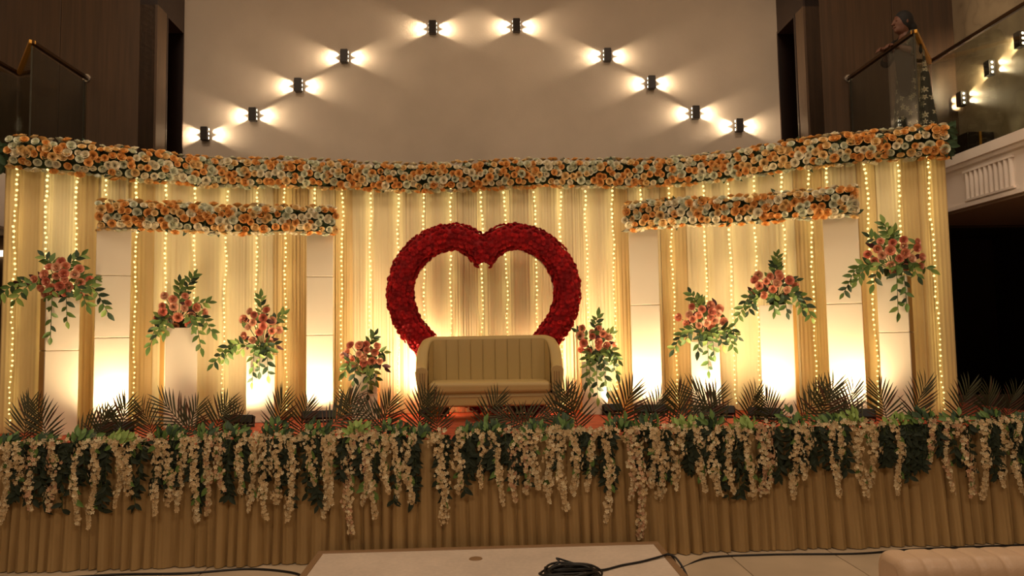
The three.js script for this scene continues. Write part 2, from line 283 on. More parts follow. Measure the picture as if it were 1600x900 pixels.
const SX = [-4.32, -4.07, -3.82, -3.6, -3.37, -3.14, -2.92, -2.66, -2.38, -2.1, -1.78, -1.49, -1.19, -0.89, -0.61, -0.31, 0.03, 0.28, 0.61, 0.9, 1.17, 1.47, 1.78, 2.07, 2.41, 2.63, 2.85, 3.08, 3.32, 3.47, 3.78, 4.03, 4.25];
const GOLD = [[-4.45, -4.11], [-3.83, -3.66], [-3.43, -3.22], [-2.22, -1.86], [-1.58, -1.4], [1.5, 1.63], [1.97, 2.23], [3.17, 3.43], [3.71, 3.86], [4.1, 4.42]];
{
  const t = thing('stage_curtain', 'pleated cream and gold cloth backdrop curving behind the stage', 'curtain', [0, 0, 0]);
  let cuts = [-4.42, 4.38, ...SX, ...GOLD.flat()].filter((x) => x >= -4.42 && x <= 4.38).sort((a, b) => a - b).filter((x, i, l) => i === 0 || x - l[i - 1] > 0.07);
  for (let i = 0; i + 1 < cuts.length; i++) {
    const a = cuts[i], b = cuts[i + 1], m = (a + b) / 2, isGold = GOLD.some(([p, q]) => m > p && m < q), f = R(105, 150), f2 = R(50, 80), p0 = R(0, 6), am = R(0.006, 0.014);
    mesh(isGold ? 'gold_cloth' : 'cream_cloth', gridGeo(Math.ceil((b - a) / 0.006), 6, (u, v) => {
      const X = lerp(a, b + 0.006, u), n = normalAt(X), y = lerp(SY + 0.004, 3.46, v), edge = Math.min(1, 12 * u, 12 * (1 - u));
      const w = Math.sin(X * f2 + p0 + 0.9 * Math.sin(X * 19 + 0.6 * v)), o = am * 1.7 * Math.pow(Math.abs(w), 0.4) * (0.55 + 0.45 * Math.sin(X * 31 + p0 * 3)) + am * 0.22 * Math.sin(X * f * 1.6 + p0) - 0.03 + 0.014 * edge;
      return [X + n.x * (o - CURT), y, zAt(X) + n.z * (o - CURT), X, y];
    }), isGold ? M.gold : M.cream, t);
  }
  for (const X of [-4.4, -3.3, -2.2, -1.1, 0, 1.1, 2.2, 3.3, 4.36]) { const n = normalAt(X), g = new THREE.CylinderGeometry(0.02, 0.02, 2.6, 8); mesh('support_pole', g, M.steel, t).position.set(X - n.x * 0.22, SY + 1.3, zAt(X) - n.z * 0.22); }
  const bar = []; for (let i = 0; i <= 40; i++) { const X = lerp(-4.42, 4.38, i / 40), n = normalAt(X); bar.push([X - n.x * 0.2, 3.47, zAt(X) - n.z * 0.2]); } mesh('top_rail', tube(bar, 0.018, 80, 6), M.steel, t);
}
// ------------------------------------------------------------------ fairy light strings
{
  const bulbG = new THREE.IcosahedronGeometry(0.01, 1), anchors = [[-4.5, 'the left end of the backdrop', 1], [-1.68, 'the second white pillar', 0], [0.03, 'the notch of the red heart', 0], [1.73, 'the third white pillar', 0], [4.45, 'the right end of the backdrop', -1]];
  const lab = new Map(); const bins = {};
  SX.forEach((X) => { let best = anchors[0]; for (const a of anchors) if (Math.abs(a[0] - X) < Math.abs(best[0] - X)) best = a; const side = X <= best[0] ? 'left' : 'right', key = best[1] + side; (bins[key] ??= { a: best, side, xs: [] }).xs.push(X); });
  for (const b of Object.values(bins)) { b.xs.sort((p, q) => Math.abs(p - b.a[0]) - Math.abs(q - b.a[0])); b.xs.forEach((X, i) => { const on = Math.abs(X - b.a[0]) < 0.02; lab.set(X, on ? `fairy light string behind ${b.a[1]}` : `fairy light string, ${ORD[i - (b.xs[0] !== X && Math.abs(b.xs[0] - b.a[0]) < 0.02 ? 1 : 0)]} one to the ${b.side} of ${b.a[1]}`); }); }
  SX.forEach((X, k) => {
    const n = normalAt(X), t = thing('fairy_light_string', lab.get(X), 'string lights', [X + n.x * (-CURT + 0.04), 0, zAt(X) + n.z * (-CURT + 0.04)], Math.atan2(n.x, n.z), 'fairy light strings on the backdrop');
    const w = [], gl = [], drift = R(-0.03, 0.03), NB = 50;
    for (let i = 0; i < NB; i++) { const y = lerp(3.42, 0.98, i / (NB - 1)) + R(-0.006, 0.006), x = drift * (i / NB) + 0.008 * Math.sin(i * 0.4 + k) + R(-0.006, 0.006); w.push([x * 0.8, y, -0.006]); gl.push(placed(bulbG, V(x, y, R(0, 0.01)), QT.identity(), R(0.85, 1.15) * lerp(1.25, 0.8, i / NB))); }
    mesh('wire', tube(w, 0.0022, 60, 4), M.wire, t);
    const bm = mesh('bulbs', merge(gl), M.bulb, t); bm.userData.kind = 'stuff';
    const al = new THREE.RectAreaLight(BULB.color, BULB.strip, 0.02, 2.44); al.name = 'fairy_light_glow'; al.position.set(drift / 2, 2.2, 0.014); al.rotation.y = 0; t.add(al);
  });
}
// ------------------------------------------------------------------ roses
function roseGeo(seed) {
  const r = rngOf(seed), parts = [];
  const ring = (n, rad_, h, tilt, ph) => { for (let k = 0; k < n; k++) { const f0 = ph + (k + 0.3 * (r() - 0.5)) * 2 * Math.PI / n, wd = Math.PI / n * 1.35, hh = h * (0.92 + 0.16 * r()); parts.push(gridGeo(3, 2, (u, v) => { const q = (u - 0.5) * 2, ph_ = f0 + q * wd * (0.45 + 0.55 * Math.sin(Math.min(1, v + 0.25) * Math.PI * 0.55)), rr = rad_ * (0.3 + 0.7 * Math.pow(v, 0.65)) * (1 - 0.06 * q * q) + tilt * v * v * rad_, z = hh * Math.pow(v, 0.9) - tilt * 0.45 * v * v * hh - 0.1 * hh * q * q * v; return [Math.cos(ph_) * rr, Math.sin(ph_) * rr, z - 0.3 * h]; })); } };
  ring(2, 0.24, 0.95, -0.3, r() * 6); ring(3, 0.46, 0.95, -0.12, r() * 6); ring(4, 0.72, 0.82, 0.02, r() * 6); ring(5, 0.94, 0.6, 0.12, r() * 6);
  return merge(parts);
}
const ROSE = [1, 2, 3].map((s) => roseGeo(s * 77));
function leafGeo(w = 0.5, fold = 0.16, bend = 0.18) { return gridGeo(2, 4, (u, v) => { const q = (u - 0.5) * 2, ww = w * 0.5 * Math.pow(Math.sin(Math.PI * Math.min(0.98, 0.04 + v * 0.96)), 0.8) * (1 - 0.35 * v + 0.1); return [q * ww, v, fold * Math.abs(q) * ww * 2 - bend * v * v]; }); }
const LEAF = leafGeo(), BLADE = gridGeo(2, 3, (u, v) => { const q = (u - 0.5) * 2, ww = 0.036 * Math.pow(Math.sin(Math.PI * (0.08 + 0.91 * v)), 0.7); return [q * ww, v, 0.8 * Math.abs(q) * ww - 0.12 * v * v]; });
// a garland: dark green core, roses as parts over its face, leaves in one mass
function garland(t, spine, half, deep, step, rowsA, maxParts, mats, seed, size) {
  const r = rngOf(seed), list = [], len = spine.length - 1, coreG = gridGeo(len, 10, (u, v) => { const p = spine[Math.round(u * len)], a = v * Math.PI * 2; return [p[0] + p[3] * Math.cos(a) * deep * 0.62, p[1] + Math.sin(a) * half * 0.8, p[2] + p[4] * Math.cos(a) * deep * 0.62]; });
  mesh('foam_core', coreG, M.core, t);
  let L = 0; const acc = [0]; for (let i = 1; i <= len; i++) acc.push(L += Math.hypot(spine[i][0] - spine[i - 1][0], spine[i][2] - spine[i - 1][2], spine[i][1] - spine[i - 1][1]));
  const at = (s) => { let i = 0; while (i < len - 1 && acc[i + 1] < s) i++; const k = (s - acc[i]) / (acc[i + 1] - acc[i]); return spine[i].map((a, j) => lerp(a, spine[i + 1][j], k)); };
  const cols = Math.round(L / step), leaves = [];
  for (let c = 0; c <= cols; c++) rowsA.forEach((a0, j) => {
    const s = clamp((c + (j % 2 ? 0.5 : 0) + (r() - 0.5) * 0.45) * step, 0, L), a = rad(a0 + (r() - 0.5) * 16), p = at(s), ca = Math.sign(Math.cos(a)) * Math.pow(Math.abs(Math.cos(a)), 0.45), sa = Math.sign(Math.sin(a)) * Math.pow(Math.abs(Math.sin(a)), 0.8), bump = 0.94 + 0.16 * r();
    const pos = V(p[0] + p[3] * ca * deep * bump, p[1] + sa * half * bump * 0.86, p[2] + p[4] * ca * deep * bump), n = V(p[3] * Math.cos(a), Math.sin(a) * 0.8, p[4] * Math.cos(a)).add(V(r() - 0.5, r() - 0.5, r() - 0.5).multiplyScalar(0.5)).normalize();
    list.push({ pos, n, s: size * (0.78 + 0.42 * r()), m: Math.floor(r() * mats.length), g: Math.floor(r() * 3), spin: r() * 6 });
    if (r() < 0.75) { const d = V(r() - 0.5, r() - 0.5, 0.2).normalize(); leaves.push(placed(LEAF, pos.clone().addScaledVector(n, -size * 0.35), facing(V(n.x + d.x, n.y + d.y, n.z + 0.3).normalize(), r() * 6), size * (1.3 + r()))); }
  });
  list.sort((a, b) => a.pos.distanceTo(camera.position) - b.pos.distanceTo(camera.position));
  const rest = mats.map(() => []);
  list.forEach((e, i) => { const q = facing(e.n, e.spin); if (i < maxParts) { const m = mesh('rose', ROSE[e.g], mats[e.m], t); m.position.copy(e.pos); m.quaternion.copy(q); m.scale.setScalar(e.s); } else rest[e.m].push(placed(ROSE[e.g], e.pos, q, e.s)); });
  rest.forEach((l, i) => { if (l.length) mesh('roses_beyond', merge(l), mats[i], t).userData.kind = 'stuff'; });
  mesh('leaves', merge(leaves), M.leafDark, t).userData.kind = 'stuff';
}
const ROSES = [M.rosePeach, M.roseCream, M.rosePeachPale, M.roseMint, M.rosePeach];
{
  const t = thing('rose_garland', 'long garland of peach and cream roses along the whole top of the backdrop', 'garland', [0, 0, 0]);
  const sp = []; for (let i = 0; i <= 90; i++) { const X = lerp(-4.36, 4.38, i / 90), n = normalAt(X); sp.push([X - n.x * 0.1, 3.515 + 0.02 * Math.sin(X * 2.3), zAt(X) - n.z * 0.1, n.x, n.z]); }
  garland(t, sp, 0.165, 0.1, 0.072, [-80, -37, -9, 9, 37, 80], 300, ROSES, 5, 0.04);
  for (const [s, X] of [[-1, -4.46], [1, 4.46]]) { const l = []; for (let i = 0; i < 26; i++) { const d = V(s * R(0.3, 1), R(-1, 1), R(-0.5, 0.8)).normalize(); l.push(placed(LEAF, V(X - s * R(0, 0.08), 3.5 + R(-0.13, 0.13), zAt(X) - 0.08 + R(-0.06, 0.06)), facing(V(R(-0.3, 0.3), R(-0.3, 0.3), 1).normalize(), Math.atan2(-d.x, d.y)), R(0.07, 0.13))); } mesh('end_leaves', merge(l), M.leafDark, t).userData.kind = 'stuff'; }
}
const portal = [[-3.57, -7.08, -1.53, -7.83, 2.915, 2.96, 'shorter rose garland bridging the two white pillars left of the red heart'], [1.57, -7.77, 3.57, -6.87, 2.965, 2.945, 'shorter rose garland bridging the two white pillars right of the red heart']];
portal.forEach(([x0, z0, x1, z1, y0, y1, label], k) => {
  const t = thing('rose_garland', label, 'garland'), n = V(z0 - z1, 0, x1 - x0).normalize(), sp = [];
  for (let i = 0; i <= 30; i++) { const u = i / 30; sp.push([lerp(x0, x1, u), lerp(y0, y1, u) + 0.008 * Math.sin(u * 9), lerp(z0, z1, u), n.x, n.z]); }
  garland(t, sp, 0.15, 0.1, 0.074, [-80, -37, -9, 9, 37, 80], 300, ROSES, 11 + k, 0.04);
});
// ------------------------------------------------------------------ white pillars, pedestals
function fabricColumn(name, label, category, group, [x0, z0], [x1, z1], top, cuts, deepen, extraTurn = 0) {
  const w = Math.hypot(x1 - x0, z1 - z0), t = thing(name, label, category, [(x0 + x1) / 2, SY, (z0 + z1) / 2], Math.atan2(z0 - z1, x1 - x0) + extraTurn, group), h = top - SY, d = deepen;
  mesh('frame', box(-w / 2 + 0.008, w / 2 - 0.008, 0, h - 0.006, -d + 0.008, -0.008), M.pillarCore, t);
  t.userData.kind = 'thing'; const ys = [0, ...cuts.map((c) => c - SY), h];
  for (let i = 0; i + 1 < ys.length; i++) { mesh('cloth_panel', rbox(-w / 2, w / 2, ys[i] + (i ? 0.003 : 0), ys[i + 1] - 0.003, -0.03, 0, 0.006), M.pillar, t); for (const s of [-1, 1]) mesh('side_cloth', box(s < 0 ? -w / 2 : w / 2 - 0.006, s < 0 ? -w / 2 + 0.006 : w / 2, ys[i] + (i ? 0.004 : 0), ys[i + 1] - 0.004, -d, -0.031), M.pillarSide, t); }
  mesh('top_cloth', rbox(-w / 2, w / 2, h - 0.006, h, -d, 0, 0.002, 1), M.pillar, t);
  return t;
}
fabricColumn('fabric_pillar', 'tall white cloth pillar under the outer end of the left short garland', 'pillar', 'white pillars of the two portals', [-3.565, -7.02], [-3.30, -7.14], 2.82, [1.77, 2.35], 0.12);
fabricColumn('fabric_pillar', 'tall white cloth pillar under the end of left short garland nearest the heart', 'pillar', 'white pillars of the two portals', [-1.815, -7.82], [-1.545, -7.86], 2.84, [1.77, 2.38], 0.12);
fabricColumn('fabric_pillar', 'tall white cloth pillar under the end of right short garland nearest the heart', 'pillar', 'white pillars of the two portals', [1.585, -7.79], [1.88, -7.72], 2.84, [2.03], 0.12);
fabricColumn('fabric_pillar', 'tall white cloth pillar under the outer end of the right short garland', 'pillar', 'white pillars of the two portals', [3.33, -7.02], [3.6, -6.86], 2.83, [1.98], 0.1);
const PED = [
  { a: [-3.9, -6.83], b: [-3.66, -6.95], top: 2.14, cut: [1.66], turn: 0.22, where: 'at the far left end of the stage' },
  { a: [-3.04, -7.3], b: [-2.79, -7.46], top: 1.86, cut: [], turn: 0, where: 'just right of the outermost left pillar' },
  { a: [-2.36, -7.6], b: [-2.09, -7.65], top: 1.57, cut: [], turn: 0, where: 'left of the second white pillar' },
  { a: [-1.33, -7.72], b: [-1.07, -7.73], top: 1.36, cut: [1.16], turn: 0, where: 'to the left of the cream loveseat' },
  { a: [1.04, -7.72], b: [1.3, -7.7], top: 1.44, cut: [], turn: 0, where: 'to the right of the cream loveseat' },
  { a: [2.15, -7.57], b: [2.42, -7.47], top: 1.64, cut: [], turn: 0, where: 'right of the third white pillar' },
  { a: [2.77, -7.28], b: [3.04, -7.12], top: 1.99, cut: [], turn: 0, where: 'just left of the outermost right pillar' },
  { a: [3.68, -6.74], b: [3.91, -6.63], top: 2.22, cut: [1.7], turn: -0.22, where: 'at the far right end of the stage' },
];
const tall = ['tallest of the left four', 'second tallest of the left four', 'third tallest of the left four', 'shortest of the left four', 'shortest of the right four', 'third tallest of the right four', 'second tallest of the right four', 'tallest of the right four'];
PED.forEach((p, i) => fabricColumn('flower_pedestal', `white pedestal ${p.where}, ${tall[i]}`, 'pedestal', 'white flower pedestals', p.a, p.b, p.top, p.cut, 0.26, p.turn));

// ------------------------------------------------------------------ flower arrangements
const ARR = [
  { c: [0.02, 0.16], e: [0.21, 0.19], sp: [[-0.45, -0.02], [-0.3, -0.03], [-0.03, -0.36], [0.1, -0.22], [0.42, -0.14], [-0.31, 0.14], [0.31, 0.17], [-0.13, 0.38], [0.17, 0.4], [0.25, -0.08]], n: 22 },
  { c: [0.0, 0.17], e: [0.23, 0.18], sp: [[-0.25, -0.18], [-0.2, -0.1], [0.2, -0.2], [0.13, 0.52], [0.3, -0.05], [0.12, 0.02], [-0.12, -0.05], [0.27, 0.25], [0.0, 0.45]], n: 16 },
  { c: [0.0, 0.3], e: [0.2, 0.2], sp: [[-0.42, -0.07], [-0.33, -0.03], [-0.05, -0.26], [0.02, -0.16], [0.0, 0.6], [0.22, 0.42], [0.12, 0.02], [-0.2, 0.05], [0.1, -0.2], [0.16, 0.1]], n: 15 },
  { c: [-0.02, 0.18], e: [0.2, 0.18], sp: [[0.04, -0.2], [0.19, 0.22], [-0.2, 0.02], [-0.1, -0.06], [0.13, -0.06], [0.07, -0.1], [0.2, 0.06], [0.1, 0.4]], n: 18 },
  { c: [0.02, 0.22], e: [0.2, 0.17], sp: [[0.05, 0.48], [0.2, 0.3], [0.24, 0.02], [0.02, -0.36], [0.12, -0.3], [-0.1, -0.2], [0.1, -0.18], [-0.06, -0.3], [0.22, -0.12], [-0.16, 0.32]], n: 15 },
  { c: [-0.02, 0.24], e: [0.23, 0.16], sp: [[-0.34, -0.08], [-0.22, 0.02], [0.25, -0.06], [0.3, 0.04], [0.0, -0.3], [0.06, -0.14], [-0.14, 0.5], [-0.05, 0.44], [-0.1, -0.1], [0.15, -0.04]], n: 18 },
  { c: [-0.03, 0.2], e: [0.22, 0.15], sp: [[0.02, 0.5], [0.0, 0.42], [-0.38, -0.12], [-0.28, -0.06], [0.3, -0.14], [0.22, -0.06], [-0.04, -0.07], [0.08, -0.08], [-0.22, 0.12], [0.18, 0.24]], n: 15 },
  { c: [0.01, 0.2], e: [0.26, 0.17], sp: [[-0.07, 0.5], [-0.2, 0.38], [-0.48, -0.15], [-0.36, -0.05], [-0.22, -0.08], [-0.02, -0.34], [0.05, -0.26], [0.3, 0.05], [0.16, -0.02], [0.02, 0.42]], n: 19 },
];
const LEAFP = [M.leafA, M.leafA, M.leafB, M.leafDark];
ARR.forEach((A, i) => {
  const p = PED[i], cx = (p.a[0] + p.b[0]) / 2, cz = (p.a[1] + p.b[1]) / 2, n = normalAt(cx), turn = Math.atan2(p.a[1] - p.b[1], p.b[0] - p.a[0]) + p.turn;
  const base = [cx - Math.sin(turn) * 0.13, p.top, cz - Math.cos(turn) * 0.13];
  const t = thing('flower_arrangement', `salmon roses with trailing leaves on the pedestal ${p.where}`, 'flowers', base, Math.atan2(n.x, n.z) * 0.6, 'salmon rose arrangements on pedestals'), r = rngOf(900 + i);
  const pot = new THREE.LatheGeometry([[0, 0], [0.07, 0], [0.075, 0.01], [0.085, 0.07], [0.09, 0.075], [0.08, 0.08], [0, 0.08]].map(([x, y]) => new THREE.Vector2(x, y)), 20); mesh('foam_dish', pot, M.core, t);
  for (const [dx, dy] of A.sp) {
    const down = dy < 0.05, z1 = down ? 0.17 + 0.05 * r() : 0.05 + 0.1 * (r() - 0.5), mid = down ? [dx * 0.65, Math.max(0.1, dy * 0.3 + 0.13), 0.15] : [dx * 0.4, 0.12 + dy * 0.45, 0.05];
    const cv = new THREE.CatmullRomCurve3([V(0, 0.07, 0.02), V(...mid), V(dx, dy, z1)]); mesh('stem', new THREE.TubeGeometry(cv, 12, 0.003, 5), M.stem, t);
    const len = cv.getLength(), k = Math.round(len / 0.05) + 2, burg = !down && r() < 0.4;
    for (let q = 0; q < k; q++) { const u = lerp(0.35, 1.0, q / (k - 1)), P = cv.getPoint(u), tan = cv.getTangent(u), sgn = q % 2 ? 1 : -1, a = Math.atan2(-tan.x, tan.y) + (q === k - 1 ? 0 : sgn * (0.6 + 0.5 * r())); const l = mesh('leaf', LEAF, burg && r() < 0.6 ? M.leafBurg : LEAFP[Math.floor(r() * 4)], t); l.position.copy(P).add(V(0, 0, 0.01 * r())); l.quaternion.copy(facing(V((r() - 0.5) * 0.9, (r() - 0.5) * 0.9, 1).normalize(), a)); l.scale.setScalar(0.068 + 0.032 * r()); }
  }
  for (let k = 0; k < A.n; k++) {
    const g = k * 2.399, q = Math.sqrt((k + 0.5) / A.n), x = A.c[0] + A.e[0] * q * Math.cos(g) * 1.02 + (r() - 0.5) * 0.04, y = A.c[1] + A.e[1] * q * Math.sin(g) * 0.95 + (r() - 0.5) * 0.03, z = 0.15 * Math.sqrt(1 - q * q * 0.9) + 0.02;
    mesh('stem', tube([[0, 0.07, 0.01], [x * 0.5, 0.07 + (y - 0.07) * 0.5, z * 0.4], [x, y, z - 0.02]], 0.003, 6, 4), M.stem, t);
    const f = mesh('rose', ROSE[k % 3], [M.roseSalmon, M.roseCoral, M.roseSalmon, M.roseBlush][Math.floor(r() * 4)], t); f.position.set(x, y, z); f.quaternion.copy(facing(V((x - A.c[0]) * 2.2 + (r() - 0.5) * 0.6, (y - A.c[1]) * 2 + (r() - 0.5) * 0.6, 0.9).normalize(), r() * 6)); f.scale.setScalar(0.034 + 0.014 * r());
    if (k % 3 !== 2) { const l = mesh('leaf', LEAF, r() < 0.45 ? M.leafBurg : M.leafA, t); l.position.set(x + (r() - 0.5) * 0.06, y + (r() - 0.5) * 0.06, z - 0.015); l.quaternion.copy(facing(V(r() - 0.5, r() - 0.5, 1).normalize(), r() * 6)); l.scale.setScalar(0.07 + 0.03 * r()); }
  }
});
// ------------------------------------------------------------------ red flower heart
{
  const t = thing('flower_heart', 'big heart-shaped arch covered in ruffled red flowers behind the loveseat', 'heart', [0.04, 0, -7.93]), HW = 0.135;
  const half = [[-0.03, 2.56], [0.07, 2.69], [0.23, 2.785], [0.42, 2.79], [0.6, 2.72], [0.76, 2.58], [0.86, 2.4], [0.895, 2.2], [0.865, 2.02], [0.78, 1.84], [0.655, 1.68], [0.5, 1.5], [0.33, 1.3], [0.17, 1.14], [0, 1.045]];
  const cr = new THREE.CatmullRomCurve3(half.map(([x, y]) => V(x, y, 0)), false, 'centripetal');
  const red = [M.red, M.redDeep, M.red, M.redBright];
  for (const s of [-1, 1]) { const pts = cr.getPoints(60).map((p) => V(s * p.x, p.y, 0)); const g = new THREE.TubeGeometry(new THREE.CatmullRomCurve3(pts), 70, HW * 0.95, 14, false); g.scale(1, 1, 0.78); mesh('frame', g, M.redDeep, t); }
  for (const s of [-1, 1]) { const strip = []; for (let i = 0; i <= 14; i++) { const u = lerp(0.2, s < 0 ? 0.36 : 0.46, i / 14), p = cr.getPointAt(u), q = cr.getTangentAt(u); strip.push(V(s * (p.x + q.y * 0.145), p.y - q.x * 0.145, -0.03)); } mesh('white_edging', tube(strip, 0.012, 30, 6), M.pillar, t); }
  const ruff = (seed) => { const r = rngOf(seed), pr = []; for (const [R0, z0, n] of [[1, 0, 10], [0.72, 0.22, 9], [0.42, 0.4, 7]]) { const pos = [], id = []; pos.push(0, 0, z0 - 0.22); const off = r() * 6; for (let k = 0; k < n * 2; k++) { const a = off + k * Math.PI / n, q = R0 * (k % 2 ? 0.84 : 1.02) * (0.92 + 0.16 * r()); pos.push(Math.cos(a) * q, Math.sin(a) * q, z0 + (k % 2 ? 0.14 : -0.05) + 0.1 * r()); } for (let k = 0; k < n * 2; k++) id.push(0, 1 + k, 1 + (k + 1) % (n * 2)); const g = new THREE.BufferGeometry(); g.setAttribute('position', new THREE.Float32BufferAttribute(pos, 3)); g.setAttribute('uv', new THREE.Float32BufferAttribute(new Array(pos.length / 3 * 2).fill(0.5), 2)); g.setIndex(id); const h = g.toNonIndexed(); h.computeVertexNormals(); pr.push(h); } return merge(pr); };
  const RUF = [ruff(3), ruff(4), ruff(5)], r = rngOf(321), list = [];
  const Lc = cr.getLength(), step = 0.05;
  for (const s of [-1, 1]) for (let c = 0; c < Lc / step; c++) for (let j = 0; j < 11; j++) {
    const u = clamp((c + (j % 2 ? 0.5 : 0) + (r() - 0.5) * 0.4) * step / Lc, 0, 1), p = cr.getPointAt(u), q = cr.getTangentAt(u), a = rad(-112 + j * 22.4 + (r() - 0.5) * 10), side = V(-q.y, q.x, 0);
    const n = side.clone().multiplyScalar(Math.sin(a)).add(V(0, 0, Math.cos(a))), bump = HW * (0.93 + 0.14 * r()), pos = p.clone().addScaledVector(side, Math.sin(a) * bump).add(V(0, 0, Math.cos(a) * bump * 0.8)); pos.x *= s; n.x *= s;
    if (pos.x * s < -0.08) continue;
    list.push({ pos, n: n.add(V(r() - 0.5, r() - 0.5, r() - 0.5).multiplyScalar(0.5)).normalize(), s: 0.026 + 0.009 * r(), g: Math.floor(r() * 3), m: Math.floor(r() * 4), spin: r() * 6, f: Math.cos(a) + (pos.y < 1.6 ? -2 : 0) + 0.3 * r() });
  }
  list.sort((a, b) => b.f - a.f); const rest = [[], [], [], []];
  list.forEach((e, i) => { const q = facing(e.n, e.spin); if (i < 300) { const m = mesh('blossom', RUF[e.g], red[e.m], t); m.position.copy(e.pos); m.quaternion.copy(q); m.scale.setScalar(e.s); } else rest[e.m].push(placed(RUF[e.g], e.pos, q, e.s)); });
  rest.forEach((l, k) => mesh('blossoms_around', merge(l), red[k], t).userData.kind = 'stuff');
  const b = thing('red_flower_bunch', 'small bunch of red flowers lying under the right end of the loveseat', 'flowers', [0.545, SY, -7.62]), rr = rngOf(44);
  mesh('stem', tube([[-0.02, 0.0, 0], [0, 0.03, 0], [0.02, 0.07, 0]], 0.012, 6, 6), M.stem, b);
  for (let k = 0; k < 14; k++) { const a = k * 2.4, q = Math.sqrt(k / 14); const m = mesh('blossom', RUF[k % 3], red[k % 4], b); m.position.set(0.1 * q * Math.cos(a), 0.1 + 0.04 * Math.sin(a) * q, 0.05 * (1 - q)); m.quaternion.copy(facing(V(rr() - 0.5, rr() - 0.5, 1).normalize(), rr() * 6)); m.scale.setScalar(0.036); }
}
// ------------------------------------------------------------------ cream loveseat
{
  const t = thing('loveseat', 'cream leather loveseat with a channelled curved back in front of the red heart', 'sofa', [0.08, SY, -7.7], 0);
  const pl = [[-0.655, 0.46], [-0.662, 0.32], [-0.66, 0.18], [-0.62, 0.06], [-0.53, -0.01], [-0.4, -0.03], [-0.2, -0.035], [0, -0.036], [0.2, -0.035], [0.4, -0.03], [0.53, -0.01], [0.62, 0.06], [0.66, 0.18], [0.662, 0.32], [0.655, 0.46]];
  const cv = new THREE.CatmullRomCurve3(pl.map(([x, z]) => V(x, 0, z)), false, 'centripetal');
  const hAt = (s) => { const p = cv.getPointAt(s), k = clamp((0.46 - p.z) / 0.46, 0, 1); return 0.53 + 0.3 * (k * k * (3 - 2 * k)); };
  const nrm = (s) => { const q = cv.getTangentAt(clamp(s, 0.001, 0.999)); return V(q.z, 0, -q.x); };   // outward
  const prof = (h) => [[-0.03, 0.14], [-0.045, 0.3], [-0.05, h - 0.08], [-0.055, h - 0.035], [-0.035, h - 0.005], [0, h + 0.004], [0.04, h - 0.006], [0.062, h - 0.04], [0.055, h - 0.09], [0.042, 0.35], [0.015, 0.14], [-0.03, 0.14]];
  const N = 96; mesh('shell', mergeVertices(gridGeo(N, 11, (u, v) => { const p = cv.getPointAt(u), n = nrm(u), [o, y] = prof(hAt(u))[Math.round(v * 11)]; return [p.x + n.x * o, y, p.z + n.z * o, u * 2.2, v]; })), M.leather, t);
  for (const u of [0, 1]) {   // padded arm fronts with upright piping
    const p = cv.getPointAt(u), h = hAt(u), sh = new THREE.Shape(prof(h).map(([o, y]) => new THREE.Vector2(o * (u ? 1 : -1) * 1.0, y))), g = new THREE.ExtrudeGeometry(sh, { depth: 0.012, bevelEnabled: true, bevelSize: 0.006, bevelThickness: 0.008, bevelSegments: 2 }); const a = mesh('arm_front', g, M.leather, t); a.position.set(p.x, 0, p.z - 0.004);
    for (const o of [-0.028, -0.006, 0.018]) mesh('piping', tube([[p.x + (u ? 1 : -1) * o * 0.8, 0.16, 0.478], [p.x + (u ? 1 : -1) * o, 0.33, 0.479], [p.x + (u ? 1 : -1) * o, h - 0.05, 0.478]], 0.004, 10, 6), M.leatherSeam, t);
  }
  const e = [0.1, 0.2, 0.29]; for (let k = 1; k <= 7; k++) e.push(lerp(0.29, 0.71, k / 7)); e.push(0.8, 0.9);
  for (let i = 0; i + 1 < e.length; i++) mesh('back_channel', gridGeo(10, 8, (u, v) => { const s = lerp(e[i] + 0.0008, e[i + 1] - 0.0008, u), p = cv.getPointAt(s), n = nrm(s), h = hAt(s), y = lerp(0.34, h - 0.03, v), bulge = 0.058 + 0.011 * Math.pow(Math.sin(Math.PI * u), 0.35) * Math.pow(Math.sin(Math.PI * (0.12 + 0.86 * v)), 0.4); return [p.x - n.x * bulge, y, p.z - n.z * bulge, u, v]; }), M.leather, t);
  mesh('seat_base', rbox(-0.625, 0.625, 0.148, 0.262, 0.0, 0.455, 0.022, 3), M.leather, t);
  const cu = rbox(-0.6, 0.6, 0.262, 0.385, 0.02, 0.46, 0.045, 4), cp = cu.attributes.position; for (let i = 0; i < cp.count; i++) if (cp.getY(i) > 0.33) cp.setY(i, cp.getY(i) + 0.012 * Math.cos(cp.getX(i) * 2.4) + 0.005 * Math.sin(cp.getX(i) * 9)); cu.computeVertexNormals(); mesh('seat_cushion', cu, M.leather, t);
  mesh('piping', tube([[-0.6, 0.264, 0.462], [0, 0.264, 0.464], [0.6, 0.264, 0.462]], 0.005, 12, 6), M.leatherSeam, t);
  const lg = new THREE.CylinderGeometry(0.02, 0.011, 0.135, 12); lg.translate(0, 0.0675, 0); for (const [x, z] of [[-0.56, 0.4], [0.56, 0.4], [-0.54, 0.02], [0.54, 0.02]]) mesh('leg', lg, M.goldLeg, t).position.set(x, 0, z);
}
